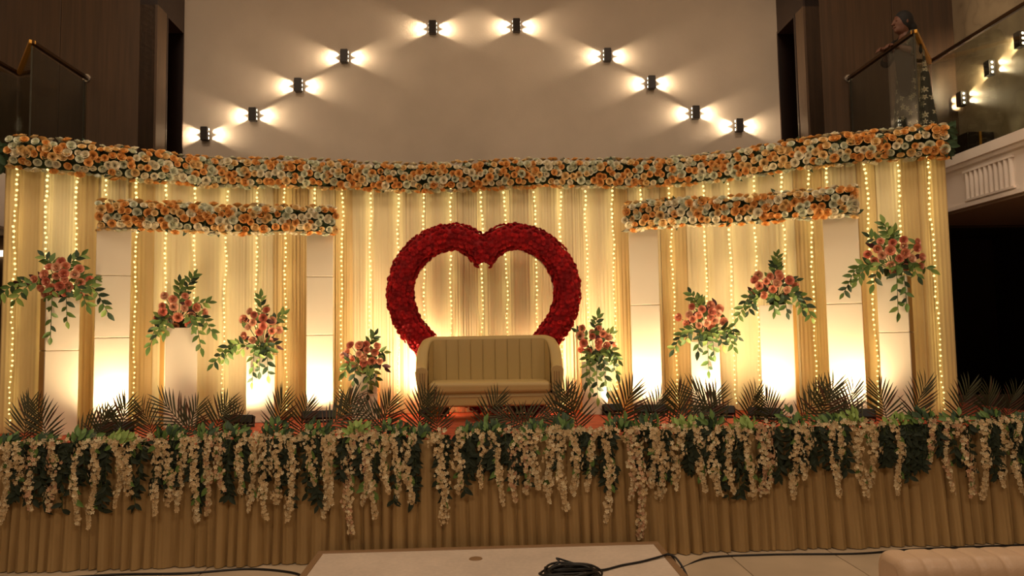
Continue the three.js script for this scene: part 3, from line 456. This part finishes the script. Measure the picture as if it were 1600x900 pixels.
// ------------------------------------------------------------------ flood lights on the stage
const FL = [
  [-3.27, -6.82, -3.41, -7.13, 1.0, 'at the foot of the outermost left pillar', 0.3], [-2.33, -7.3, -2.25, -7.63, 0.9, 'in front of the third pedestal from the left', 0.3], [-1.63, -7.56, -1.68, -7.86, 1.0, 'at the foot of the second white pillar from the left', 0.32],
  [-0.5, -7.84, -0.5, -8.2, 3.4, 'under the left half of the loveseat', 0.3], [0.42, -7.84, 0.5, -8.2, 3.4, 'under the right half of the loveseat', 0.3], [1.7, -7.48, 1.73, -7.78, 1.0, 'at the foot of the third white pillar from the left', 0.32],
  [2.3, -7.2, 2.34, -7.52, 0.75, 'in front of the third pedestal from the right', 0.3], [2.66, -6.95, 2.86, -7.22, 1.0, 'in front of the second pedestal from the right', 0.3], [3.39, -6.65, 3.47, -6.95, 1.0, 'at the foot of the outermost right pillar', 0.3], [1.34, -7.66, 1.26, -8.15, 0.9, 'behind the short pedestal right of the loveseat', 0.2],
];
FL.forEach(([x, z, tx, tz, k, where, w]) => {
  const yaw = Math.atan2(tx - x, tz - z), t = thing('flood_light', `black bar flood light ${where}`, 'flood light', [x, SY, z], yaw, 'stage flood lights');
  mesh('stand', rbox(-w / 2 + 0.02, w / 2 - 0.02, 0, 0.018, -0.05, 0.05, 0.004), M.black, t);
  const hd = mesh('housing', rbox(-w / 2, w / 2, -0.04, 0.04, -0.035, 0.035, 0.008), M.black, t); hd.position.set(0, 0.07, 0); hd.rotation.x = 0.35;
  for (const s of [-1, 1]) mesh('bracket', box(s * (w / 2 + 0.004) - 0.004, s * (w / 2 + 0.004) + 0.004, 0, 0.1, -0.015, 0.015), M.black, t);
  const em = std({ color: 0xffffff, emissive: FLOOD.color, emissiveIntensity: 3 }), lg = new THREE.CylinderGeometry(0.014, 0.014, 0.004, 12); for (let i = 0; i < 8; i++) { const l = mesh('led', lg, em, hd); l.position.set(lerp(-w / 2 + 0.03, w / 2 - 0.03, i / 7), 0.042, 0); }
  const sp = new THREE.SpotLight(FLOOD.color, FLOOD.cd * k, 0, rad(72), 0.9, 2); sp.name = 'flood_light_beam'; sp.position.set(0, 0.13, 0.03); sp.target.position.set(0, 1.1, 0.42); sp.castShadow = true; sp.shadow.radius = 5; t.add(sp, sp.target);
});
// ------------------------------------------------------------------ flower border on the stage edge
const BEHIND = [[-3.75, 'the leftmost pedestal'], [-3.4, 'the first white pillar'], [-2.87, 'the second left pedestal'], [-2.2, 'the third left pedestal'], [-1.66, 'the second white pillar'], [-1.15, 'the fourth left pedestal'], [-0.55, "the loveseat's left arm"], [0.06, "the loveseat's middle"], [0.62, "the loveseat's right arm"], [1.05, 'the shortest right pedestal'], [1.62, 'the third white pillar'], [2.1, 'the third tallest right pedestal'], [2.65, 'the second tallest right pedestal'], [3.2, 'the last white pillar'], [3.62, 'the rightmost pedestal'], [4.05, "the curtain's right edge"], [4.6, 'the dark opening under the balcony']];
function whereList(xs, what) {   // a phrase for each x: below or before which thing, and which of those that share it
  const bins = new Map(); xs.forEach((x, i) => { let b = BEHIND[0]; for (const q of BEHIND) if (Math.abs(q[0] - x) < Math.abs(b[0] - x)) b = q; (bins.get(b) ?? bins.set(b, []).get(b)).push(i); });
  const out = []; for (const [b, l] of bins) { l.sort((p, q) => xs[p] - xs[q]); l.forEach((i, k) => { const w = l.length === 1 ? '' : l.length === 2 ? [', left one of two', ', right one of two'][k] : l.length === 3 ? [', left one of three', ', middle one of three', ', right one of three'][k] : `, ${ORD[k]} of ${l.length} from the left`; out[i] = `${what} ${b[1]}${w}`; }); } return out;
}
{
  const blossomG = (() => { const l = []; for (let k = 0; k < 5; k++) { const a = k * 2 * Math.PI / 5, g = new THREE.BufferGeometry(); const c = (q, rr, z) => [Math.cos(a + q) * rr, Math.sin(a + q) * rr, z]; g.setAttribute('position', new THREE.Float32BufferAttribute([0, 0, 0, ...c(-0.5, 0.75, 0.2), ...c(0, 1, 0.12), 0, 0, 0, ...c(0, 1, 0.12), ...c(0.5, 0.75, 0.2)], 3)); g.setAttribute('uv', new THREE.Float32BufferAttribute(new Array(12).fill(0.5), 2)); g.computeVertexNormals(); l.push(g); } return merge(l); })();
  const flower = (P, n, s) => placed(blossomG, P, facing(n, rnd() * 6), s);
  // trailing blossom strands: x, length below the stage edge
  const ST = [[-3.6, 0.38], [-3.52, 0.65], [-3.41, 0.48], [-3.25, 0.46], [-3.09, 0.36], [-2.95, 0.33], [-2.76, 0.47], [-2.71, 0.58], [-2.47, 0.42], [-2.4, 0.48], [-2.3, 0.44], [-2.2, 0.34], [-2.11, 0.4], [-2.01, 0.59], [-1.87, 0.55], [-1.76, 0.42], [-1.67, 0.37], [-1.59, 0.47], [-1.47, 0.33], [-1.32, 0.59], [-1.21, 0.36], [-1.16, 0.45], [-1.02, 0.24], [-0.91, 0.44], [-0.86, 0.35], [-0.75, 0.54], [-0.67, 0.49], [-0.58, 0.45], [-0.32, 0.29], [-0.2, 0.52], [0.0, 0.55], [0.12, 0.43], [0.25, 0.44], [0.33, 0.5], [0.4, 0.54], [0.53, 0.43], [0.61, 0.36], [0.72, 0.48], [0.84, 0.5], [0.97, 0.26], [1.15, 0.44], [1.22, 0.13], [1.34, 0.52], [1.39, 0.42], [1.53, 0.51], [1.72, 0.48], [1.82, 0.46], [1.95, 0.46], [2.09, 0.42], [2.2, 0.44], [2.25, 0.45], [2.47, 0.41], [2.56, 0.55], [2.78, 0.42], [2.83, 0.45], [3.0, 0.4], [3.09, 0.49], [3.31, 0.41], [3.56, 0.59], [3.71, 0.43], [3.86, 0.4], [3.99, 0.36], [4.17, 0.45], [4.28, 0.41], [4.45, 0.5]];
  const groups = []; for (let i = 0; i < ST.length;) { const n = i + 4 <= ST.length && rnd() < 0.4 ? 3 : 2; groups.push(ST.slice(i, i + n)); i += n; }
  const cxs = groups.map((g) => g.reduce((a, q) => a + q[0], 0) / g.length), labels = whereList(cxs, 'trailing cream blossom spray before');
  groups.forEach((g, gi) => {
    const t = thing('blossom_spray', labels[gi], 'flowers', [cxs[gi], SY, -6.02], 0, 'cream blossom sprays along the stage edge'), r = rngOf(700 + gi), mats = [M.blossom, M.blossomPale, gi % 4 === 1 ? M.blossomPink : M.blossom];
    const top = [[], [], []]; for (let k = 0; k < 26; k++) { const n = V(r() - 0.5, r() * 0.7 - 0.1, 0.7).normalize(); top[k % 3].push(flower(V((r() - 0.5) * 0.34, 0.0 + r() * 0.1, -0.01 + r() * 0.14), n, 0.016 + 0.009 * r())); }
    mesh('stem', tube([[-0.06, 0, 0], [0, 0.06, 0.03], [0.06, 0.03, 0.08]], 0.006, 8, 5), M.stem, t);
    top.forEach((l, k) => { mesh('crown_blossoms', merge(l), mats[k], t).userData.kind = 'stuff'; });
    for (const [x, yb] of g) {
      const dx = x - cxs[gi], L = SY - yb, ph = r() * 6, P = (u) => V(lerp(dx * 0.5, dx, Math.min(1, u * 3)) + 0.03 * Math.sin(u * 4.5 + ph) * u, u < 0.12 ? 0.06 : 0.06 - (u - 0.12) / 0.88 * (L + 0.06), u < 0.12 ? 0.03 + u * 1.2 : 0.175 + 0.02 * Math.sin(u * 6 + ph));
      const pts = []; for (let k = 0; k <= 12; k++) pts.push(P(k / 12)); const sm = mesh('strand', tube(pts, 0.003, 24, 5), M.stem, t), fl = [[], [], []], wide = 0.034 + 0.036 * r();
      const n = Math.round(L * 300); for (let k = 0; k < n; k++) { const u = lerp(0.05, 1, Math.pow(k / n, 0.9)), p = P(u), a = (r() - 0.5) * 2.6, w = wide * (1 - 0.6 * u * u) * (0.75 + 0.35 * Math.sin(u * 17 + ph)) * Math.sqrt(r()); fl[Math.floor(r() * 3)].push(flower(p.add(V(Math.sin(a) * w * 1.25, (r() - 0.5) * 0.03, Math.abs(Math.cos(a)) * w * 0.9)), V(Math.sin(a), (r() - 0.5) * 0.9, 0.5 + 0.6 * r()).normalize(), 0.012 + 0.008 * r())); }
      const lv = []; for (let k = 0; k < 5; k++) { const p = P(r() * 0.8); lv.push(placed(LEAF, p, facing(V(r() - 0.5, 0.2, 1).normalize(), Math.PI + (r() - 0.5) * 2), 0.06 + 0.03 * r())); }
      fl.forEach((l, k) => { if (l.length) mesh('blossoms', merge(l), mats[k], sm).userData.kind = 'stuff'; }); mesh('leaves', merge(lv), M.leafA, sm).userData.kind = 'stuff';
    }
  });
  // bright leaf bunches on the edge
  const lx = []; for (let x = -3.7; x < 4.6; x += 0.295) lx.push(x + R(-0.08, 0.08));
  const ll = whereList(lx, 'green leaf bunch before');
  lx.forEach((x, i) => {
    const t = thing('leaf_bunch', ll[i], 'foliage', [x, SY, -6.1], 0, 'green leaf bunches along the stage edge'), l = [[], []], tallness = 0.55 + 0.75 * rnd(), yel = rnd() < 0.3;
    mesh('stem', tube([[0, 0, 0], [0.01, 0.05, 0.02], [0, 0.12, 0.05]], 0.006, 8, 5), M.stem, t);
    for (let k = 0; k < 70; k++) { const d = V(R(-1, 1), R(0, 1), R(-0.3, 1)).normalize(), P = d.clone().multiplyScalar(R(0.03, 0.12)).multiply(V(1.1, tallness, 1)).add(V(0, 0.02, 0.07)); l[k % 2].push(placed(LEAF, P, facing(V(d.x + R(-0.5, 0.5), d.y * 0.4 + R(-0.3, 0.3), 0.8).normalize(), Math.atan2(-d.x, d.y) + R(-0.5, 0.5)), R(0.045, 0.085))); }
    mesh('leaves', merge(l[0]), yel ? M.leafB : M.leafA, t).userData.kind = 'stuff'; mesh('leaves', merge(l[1]), yel ? M.leafB : M.leafDark, t).userData.kind = 'stuff';
  });
  // dark hanging greenery against the skirt
  const dx = []; for (let x = -3.8; x < 4.6; x += 0.25) dx.push(x + R(-0.09, 0.09));
  const dl = whereList(dx, 'dark hanging fern before');
  dx.forEach((x, i) => {
    const t = thing('hanging_fern', dl[i], 'foliage', [x, SY, -5.98], 0, 'dark ferns hanging along the stage skirt'), L = R(0.22, 0.5), l = [];
    for (let q = 0; q < 4; q++) { const sx = R(-0.14, 0.14), ln = L * R(0.65, 1), pts = [[sx * 0.3, 0.03, -0.02], [sx * 0.8, 0.05, 0.1], [sx, -0.1, 0.125], [sx * 1.15 + R(-0.02, 0.02), -ln, 0.12]], c = new THREE.CatmullRomCurve3(pts.map((p) => V(...p))); mesh('stem', new THREE.TubeGeometry(c, 14, 0.003, 5), M.stem, t); for (let k = 0; k < 40; k++) { const u = R(0.25, 1), P = c.getPoint(u); l.push(placed(LEAF, P, facing(V(R(-0.7, 0.7), R(-0.5, 0.5), 1).normalize(), Math.PI + (k % 2 ? 1 : -1) * R(0.3, 1.3)), R(0.05, 0.085))); } }
    mesh('fronds', merge(l), M.fern, t).userData.kind = 'stuff';
  });
  // palm fronds
  const FX = [-3.66, -3.46, -3.09, -2.92, -2.64, -2.4, -2.19, -1.97, -1.66, -1.48, -1.03, -0.84, -0.53, -0.36, 0.03, 0.61, 0.8, 1.11, 1.35, 1.65, 1.85, 2.19, 2.43, 2.8, 3.05, 3.41, 3.6, 4.0, 4.25, 4.45];
  const FT = [1.23, 1.23, 1.17, 1.23, 1.19, 1.2, 1.22, 1.17, 1.24, 1.19, 1.22, 1.22, 1.24, 1.22, 1.22, 1.24, 1.26, 1.28, 1.21, 1.24, 1.22, 1.22, 1.2, 1.26, 1.22, 1.22, 1.25, 1.23, 1.21, 1.19];
  function frond(len, lean, seed) {
    const g = new THREE.Group(), r = rngOf(seed), c = new THREE.CatmullRomCurve3([V(0, 0, 0), V(lean * 0.3, len * 0.45, 0.01), V(lean, len, 0.07)]); mesh('rachis', new THREE.TubeGeometry(c, 12, 0.004, 5), M.frond, g);
    const n = 12; for (let k = 0; k < n; k++) for (const s of [-1, 1]) { const u = lerp(0.12, 0.99, k / (n - 1)), P = c.getPoint(u), tan = c.getTangent(u), a = Math.atan2(-tan.x, tan.y) - s * lerp(1.15, 0.3, u) * (0.92 + 0.16 * r()), l = mesh('leaflet', BLADE, r() < 0.25 ? M.frondRust : M.frond, g); l.position.copy(P); l.quaternion.copy(facing(V(-s * 0.25, -0.12 + 0.2 * (r() - 0.5), 1).normalize(), a)); l.scale.setScalar(len * (0.26 + 0.4 * Math.sin(Math.PI * (0.12 + 0.72 * u)))); }
    return g;
  }
  const PROTO = [frond(0.4, 0.02, 1), frond(0.4, 0.09, 2), frond(0.4, -0.09, 3)], fl = whereList(FX, 'upright dark palm frond before');
  FX.forEach((x, i) => { const f = PROTO[(i * 2 + (i % 3 === 0 ? 1 : 0)) % 3].clone(); f.name = numbered('palm_frond'); const k = (FT[i] - SY - 0.02) / 0.4; f.position.set(x, SY, -6.16 + R(-0.05, 0.04)); f.scale.set(k * R(1.05, 1.3), k * 1.04, k); f.rotation.set(R(-0.1, 0.12), R(-0.35, 0.35), R(-0.12, 0.12)); f.userData = { label: fl[i], category: 'palm frond', group: 'palm fronds along the stage edge' }; scene.add(f); });
  // fronds lying on the carpet, pointing over the edge
  const LX = [-3.25, -2.28, -1.3, -0.72, 0.2, 0.45, 1.5, 2.05, 2.62, 3.2], l2 = whereList(LX, 'palm frond leaning low over carpet before');
  LX.forEach((x, i) => { const f = PROTO[i % 3].clone(); f.name = numbered('palm_frond'); f.position.set(x, SY + 0.06, -6.12); f.scale.setScalar(R(0.75, 0.95)); f.rotation.set(R(-0.5, -0.2), R(-0.2, 0.2), (i % 2 ? 1 : -1) * R(0.9, 1.25)); f.userData = { label: l2[i], category: 'palm frond', group: 'low palm fronds over the carpet' }; scene.add(f); });
}
// ------------------------------------------------------------------ floor platform, cables, front sofa
{
  const t = thing('low_platform', 'low beige-topped platform with a brown border on the floor before the stage', 'platform', [0, 0, 0]), y = 0.12;
  mesh('deck', box(-1.24, 1.33, 0, y - 0.004, -5.77, -1.2), M.trimBrown, t);
  mesh('top_sheet', box(-1.2, 1.29, y - 0.004, y, -5.72, -1.25), M.ply, t);
  mesh('border', rbox(-1.25, 1.34, 0.02, y + 0.006, -5.785, -5.72, 0.006), M.trimBrown, t); mesh('border', rbox(-1.25, -1.2, 0.02, y + 0.006, -5.72, -1.2, 0.006), M.trimBrown, t); mesh('border', rbox(1.29, 1.34, 0.02, y + 0.006, -5.72, -1.2, 0.006), M.trimBrown, t);
  const d = new THREE.CylinderGeometry(0.045, 0.05, 0.006, 24); mesh('cover_plate', d, M.trimBrown, t).position.set(-0.06, y + 0.002, -5.48);
  const coil = thing('cable_coil', 'black coil of cable lying on the low platform', 'cable', [0.56, y, -4.9]), r = rngOf(8);
  for (let k = 0; k < 13; k++) { const rx = R(0.13, 0.21), rz = R(0.1, 0.16), ph = r() * 6, y0 = 0.012 + 0.0045 * k, pts = []; for (let i = 0; i <= 16; i++) { const a = ph + i / 16 * Math.PI * 2.05; pts.push([Math.cos(a) * rx + R(-0.008, 0.008), y0 + 0.012 * Math.sin(a * 2 + k) + 0.012, Math.sin(a) * rz + R(-0.008, 0.008)]); } mesh('loop', tube(pts, 0.008, 48, 6), M.cable, coil); }
  mesh('loose_end', tube([[-0.12, 0.07, -0.1], [-0.06, 0.1, -0.12], [-0.08, 0.115, -0.14], [0.05, 0.07, -0.16]], 0.007, 16, 6), M.cable, coil);
  solo('cable', tube([[0.68, y + 0.04, -5.02], [0.8, y + 0.012, -5.1], [0.95, y + 0.009, -5.2], [1.1, y + 0.009, -5.27], [1.25, y + 0.012, -5.36], [1.33, y + 0.016, -5.4], [1.365, 0.1, -5.42], [1.42, 0.009, -5.5], [1.7, 0.008, -5.72], [2.2, 0.008, -5.76], [2.9, 0.008, -5.72], [3.3, 0.008, -5.78], [4.4, 0.008, -5.82]], 0.008, 140, 6), M.cable, 'black cable running from the coil along the floor to the right of the platform', 'cable');
  solo('cable', tube([[1.3, y + 0.03, -5.36], [1.345, y + 0.022, -5.33], [1.385, 0.09, -5.26], [1.41, 0.009, -5.15], [1.42, 0.008, -4.9], [1.4, 0.008, -4.5]], 0.008, 50, 6), M.cable, 'short black cable dropping over the right border of the platform', 'cable');
  solo('cable', tube([[-4.4, 0.008, -5.72], [-3.77, 0.008, -5.79], [-3.2, 0.008, -5.7], [-2.7, 0.008, -5.74], [-2.2, 0.008, -5.72], [-1.75, 0.008, -5.78], [-1.36, 0.008, -5.62], [-1.3, 0.008, -5.5]], 0.009, 90, 6), M.cable, 'black cable lying on the floor along the left of the stage skirt', 'cable');
  const s = thing('front_sofa', 'beige leather sofa back in the right foreground, facing the stage', 'sofa', [1.53, 0, -2.82]);
  mesh('base', rbox(0, 2.2, 0.08, 0.42, -0.62, 0.1, 0.03, 3), M.leatherPink, s);
  const ring = []; { const hw = 0.105, y0 = 0.36, y1 = 0.86, rr = 0.06; ring.push([hw, y0]); for (let k = 0; k <= 6; k++) { const a = k / 6 * Math.PI / 2; ring.push([hw - rr + rr * Math.cos(a), y1 - rr + rr * Math.sin(a)]); } for (let k = 0; k <= 6; k++) { const a = Math.PI / 2 + k / 6 * Math.PI / 2; ring.push([-hw + rr + rr * Math.cos(a), y1 - rr + rr * Math.sin(a)]); } ring.push([-hw, y0]); }
  mesh('backrest', gridGeo(330, ring.length - 1, (u, v) => { const k = Math.round(v * (ring.length - 1)), [z, y] = ring[k], x = u * 2.2, end = Math.min(1, u * 2.2 / 0.05, (1 - u) * 2.2 / 0.05), q = Math.sqrt(Math.max(0, 1 - (1 - end) ** 2)), g = 0.006 * Math.pow(Math.abs(Math.cos(x / 0.1 * Math.PI)), 14) * (k > 0 && k < ring.length - 1 ? 1 : 0.3); return [x + 0.0, 0.36 + (y - 0.36) * (1 - 0.06 * (1 - q)) - g * 0.8, z * (1 - 0.35 * (1 - q)) - Math.sign(z) * g, x, y]; }), M.leatherPink, s);
  for (const x of [0.0005, 2.1995]) { const sh = new THREE.Shape(ring.map(([z, y]) => new THREE.Vector2(-z * 0.65, 0.36 + (y - 0.36) * 0.94))), g = new THREE.ShapeGeometry(sh); g.rotateY(x < 1 ? -Math.PI / 2 : Math.PI / 2); if (x > 1) g.scale(1, 1, -1); g.translate(x, 0, 0); mesh('back_end', g, M.leatherPink, s); }
  for (const x of [0, 2.04]) mesh('arm', rbox(x, x + 0.16, 0.4, 0.58, -0.62, -0.1, 0.03, 3), M.leatherPink, s);
  for (const k of [0, 1]) mesh('seat_cushion', rbox(0.16 + k * 0.94, 1.1 + k * 0.94, 0.42, 0.52, -0.62, -0.1, 0.03, 3), M.leatherPink, s);
  const lg = new THREE.CylinderGeometry(0.025, 0.018, 0.08, 10); for (const [x, z] of [[0.08, 0.04], [2.1, 0.04], [0.08, -0.55], [2.1, -0.55]]) mesh('leg', lg, M.woodDark, s).position.set(x, 0.04, z);
}
// ------------------------------------------------------------------ the woman on the right balcony
{
  const smin = (a, b, k) => { const h = clamp(0.5 + 0.5 * (b - a) / k, 0, 1); return lerp(b, a, h) - k * h * (1 - h); };
  const cap = (p, a, b, ra, rb) => { const ab = b.map((q, i) => q - a[i]), ap = p.map((q, i) => q - a[i]), h = clamp((ap[0] * ab[0] + ap[1] * ab[1] + ap[2] * ab[2]) / (ab[0] ** 2 + ab[1] ** 2 + ab[2] ** 2), 0, 1); return Math.hypot(ap[0] - ab[0] * h, ap[1] - ab[1] * h, ap[2] - ab[2] * h) - lerp(ra, rb, h); };
  const ell = (p, c, r) => { const q = p.map((v, i) => (v - c[i]) / r[i]), l = Math.hypot(...q); return (l - 1) * Math.min(...r); };
  function field(c, half, cell, f) {
    const n = Math.ceil(2 * half / cell), mc = new MarchingCubes(n, M.skin, false, false, 200000); mc.isolation = 0; const hs = n / 2;
    for (let k = 0; k < n; k++) for (let j = 0; j < n; j++) for (let i = 0; i < n; i++) mc.field[i + j * n + k * n * n] = -f([c[0] + (i - hs) / hs * half, c[1] + (j - hs) / hs * half, c[2] + (k - hs) / hs * half]);
    mc.update(); const g = new THREE.BufferGeometry(), cnt = mc.count, p = mc.positionArray.slice(0, cnt * 3); for (let i = 0; i < cnt; i++) for (let a = 0; a < 3; a++) p[i * 3 + a] = p[i * 3 + a] * half + c[a];
    g.setAttribute('position', new THREE.BufferAttribute(p, 3)); const m = mergeVertices(g, cell * 0.02); m.computeVertexNormals(); const h = m.toNonIndexed(); h.setAttribute('uv', new THREE.BufferAttribute(new Float32Array(h.attributes.position.count * 2), 2)); const q = h.attributes.position; for (let i = 0; i < q.count; i++) { h.attributes.uv.setXY(i, (q.getX(i) + q.getZ(i)) * 1.7, q.getY(i) * 1.7); } return h;
  }
  const t = thing('person', 'woman in a long floral dress leaning on the balcony handrail at right', 'person', [4.66, 3.55, -7.68], 0);
  // faces the rail to the viewer's left (-x) and a little to the hall; right hand and left hand meet on the rail
  const hips = [0.06, 0.84, 0], chest = [0.0, 1.2, 0.0], neck = [-0.02, 1.36, 0.01], head = [-0.045, 1.5, 0.02];
  const shR = [-0.02, 1.3, 0.16], elR = [-0.04, 1.1, 0.24], wrR = [-0.2, 1.19, 0.13], shL = [-0.04, 1.3, -0.13], elL = [-0.15, 1.12, -0.15], wrL = [-0.22, 1.2, 0.0];
  const hand = (w, dz) => { const l = []; const pc = [w[0] - 0.05, w[1] + 0.005, w[2] + dz * 0.3]; l.push([w, pc, 0.024, 0.027]); for (let k = 0; k < 4; k++) { const z = pc[2] + (k - 1.5) * 0.019, n = 0.052 - 0.005 * Math.abs(k - 1.3); const a = [pc[0] - 0.015, pc[1], z], b = [a[0] - n * 0.6, a[1] + 0.004, z], c = [b[0] - n * 0.4, b[1] - 0.03, z]; l.push([a, b, 0.0095, 0.009], [b, c, 0.009, 0.0075]); } const th = [pc[0] + 0.02, pc[1], pc[2] + 0.02]; l.push([th, [th[0] - 0.03, th[1] - 0.005, th[2] + 0.03], 0.011, 0.01], [[th[0] - 0.03, th[1] - 0.005, th[2] + 0.03], [th[0] - 0.055, th[1] - 0.015, th[2] + 0.032], 0.01, 0.008]); return l; };
  const HR = hand(wrR, 0.03), HL = hand(wrL, 0.03);
  const bodyF = (p) => { let d = cap(p, hips, chest, 0.125, 0.12); d = smin(d, cap(p, chest, neck, 0.11, 0.05), 0.06); d = smin(d, cap(p, neck, head, 0.047, 0.05), 0.03); for (const [s, e, w] of [[shR, elR, wrR], [shL, elL, wrL]]) { d = smin(d, cap(p, chest, s, 0.09, 0.055), 0.05); d = smin(d, cap(p, s, e, 0.05, 0.04), 0.03); d = smin(d, cap(p, e, w, 0.038, 0.025), 0.02); } for (const z of [-0.08, 0.08]) { d = smin(d, cap(p, [0.06, 0.82, z], [0.04, 0.45, z], 0.085, 0.055), 0.05); d = smin(d, cap(p, [0.04, 0.45, z], [0.07, 0.07, z], 0.052, 0.033), 0.03); d = smin(d, cap(p, [0.08, 0.045, z], [-0.1, 0.025, z], 0.038, 0.024), 0.03); } return d; };
  const faceF = (p) => { let d = ell(p, head, [0.092, 0.112, 0.073]); d = smin(d, cap(p, [head[0] - 0.02, head[1] - 0.085, head[2]], [head[0] - 0.06, head[1] - 0.085, head[2]], 0.045, 0.03), 0.035); d = smin(d, cap(p, [head[0] - 0.088, head[1] + 0.02, head[2]], [head[0] - 0.108, head[1] - 0.022, head[2]], 0.009, 0.014), 0.012); for (const s of [-1, 1]) { d = Math.max(d, -ell(p, [head[0] - 0.098, head[1] + 0.012, head[2] + s * 0.032], [0.014, 0.012, 0.02])); d = smin(d, ell(p, [head[0] - 0.08, head[1] + 0.012, head[2] + s * 0.032], [0.012, 0.012, 0.012]), 0.004); d = smin(d, ell(p, [head[0] + 0.012, head[1] - 0.005, head[2] + s * 0.074], [0.017, 0.03, 0.012]), 0.008); } d = smin(d, cap(p, [head[0] - 0.092, head[1] - 0.052, head[2] - 0.018], [head[0] - 0.092, head[1] - 0.052, head[2] + 0.018], 0.009, 0.009), 0.008); d = smin(d, cap(p, neck, head, 0.047, 0.05), 0.02); return d; };
  const handF = (L) => (p) => { let d = 9; for (const [a, b, ra, rb] of L) d = smin(d, cap(p, a, b, ra, rb), 0.006); return d; };
  const b1 = field([-0.02, 0.72, 0.02], 0.86, 0.017, bodyF), b2 = field([head[0], head[1] - 0.03, head[2]], 0.17, 0.0045, faceF), b3 = field([wrR[0] - 0.05, wrR[1], wrR[2] + 0.01], 0.1, 0.003, handF(HR)), b4 = field([wrL[0] - 0.05, wrL[1], wrL[2] + 0.01], 0.1, 0.003, handF(HL));
  mesh('body', mergeGeometries([b1, b2, b3, b4]), M.skin, t);
  mesh('hair', field([head[0] + 0.02, head[1] - 0.02, head[2]], 0.22, 0.006, (p) => { let d = ell(p, [head[0] + 0.018, head[1] + 0.018, head[2]], [0.1, 0.118, 0.086]); d = Math.max(d, -ell(p, [head[0] - 0.075, head[1] - 0.03, head[2]], [0.075, 0.095, 0.07])); d = smin(d, ell(p, [head[0] + 0.1, head[1] - 0.06, head[2]], [0.055, 0.06, 0.06]), 0.03); return d; }), M.hair, t);
  const skirtF = (p) => { let d = cap(p, [0.06, 0.86, 0], [0.02, 1.22, 0], 0.145, 0.142); d = smin(d, cap(p, [0.02, 1.2, -0.06], [0.02, 1.2, 0.08], 0.1, 0.1), 0.05); const y = clamp((0.9 - p[1]) / 0.86, 0, 1), ang = Math.atan2(p[2], p[0] - 0.05), rr = lerp(0.15, 0.235, y) * (1 + 0.07 * y * Math.sin(ang * 9)); d = smin(d, Math.max(Math.hypot(p[0] - 0.05, p[2] * 0.92) - rr, p[1] - 0.92, 0.05 - p[1]), 0.04); return Math.max(d, -cap(p, [-0.02, 1.36, 0.01], [-0.03, 1.45, 0.02], 0.08, 0.1)); };
  mesh('dress', field([0.03, 0.7, 0], 0.74, 0.016, skirtF), M.dress, t);
  mesh('sleeve', field([-0.03, 1.22, 0.2], 0.2, 0.008, (p) => Math.max(cap(p, shR, elR, 0.066, 0.056), p[1] - 1.36)), M.sleeve, t);
  mesh('sleeve', field([-0.09, 1.22, -0.14], 0.2, 0.008, (p) => Math.max(cap(p, shL, elL, 0.066, 0.056), p[1] - 1.36)), M.darkCloth, t);
  mesh('shawl', field([-0.06, 1.05, 0.02], 0.42, 0.012, (p) => { const a = cap(p, [0.02, 1.33, -0.1], [-0.1, 1.12, 0.1], 0.075, 0.085), c = cap(p, [-0.1, 1.12, 0.1], [-0.13, 0.72, 0.12], 0.085, 0.07); return Math.max(smin(a, c, 0.05), cap(p, [0.02, 1.22, 0], [0.05, 0.7, 0], 0.19, 0.2)); }), M.darkCloth, t);
}
scene.traverse((o) => { if (o.isMesh) { o.castShadow = true; o.receiveShadow = true; } });
renderer.render(scene, camera);
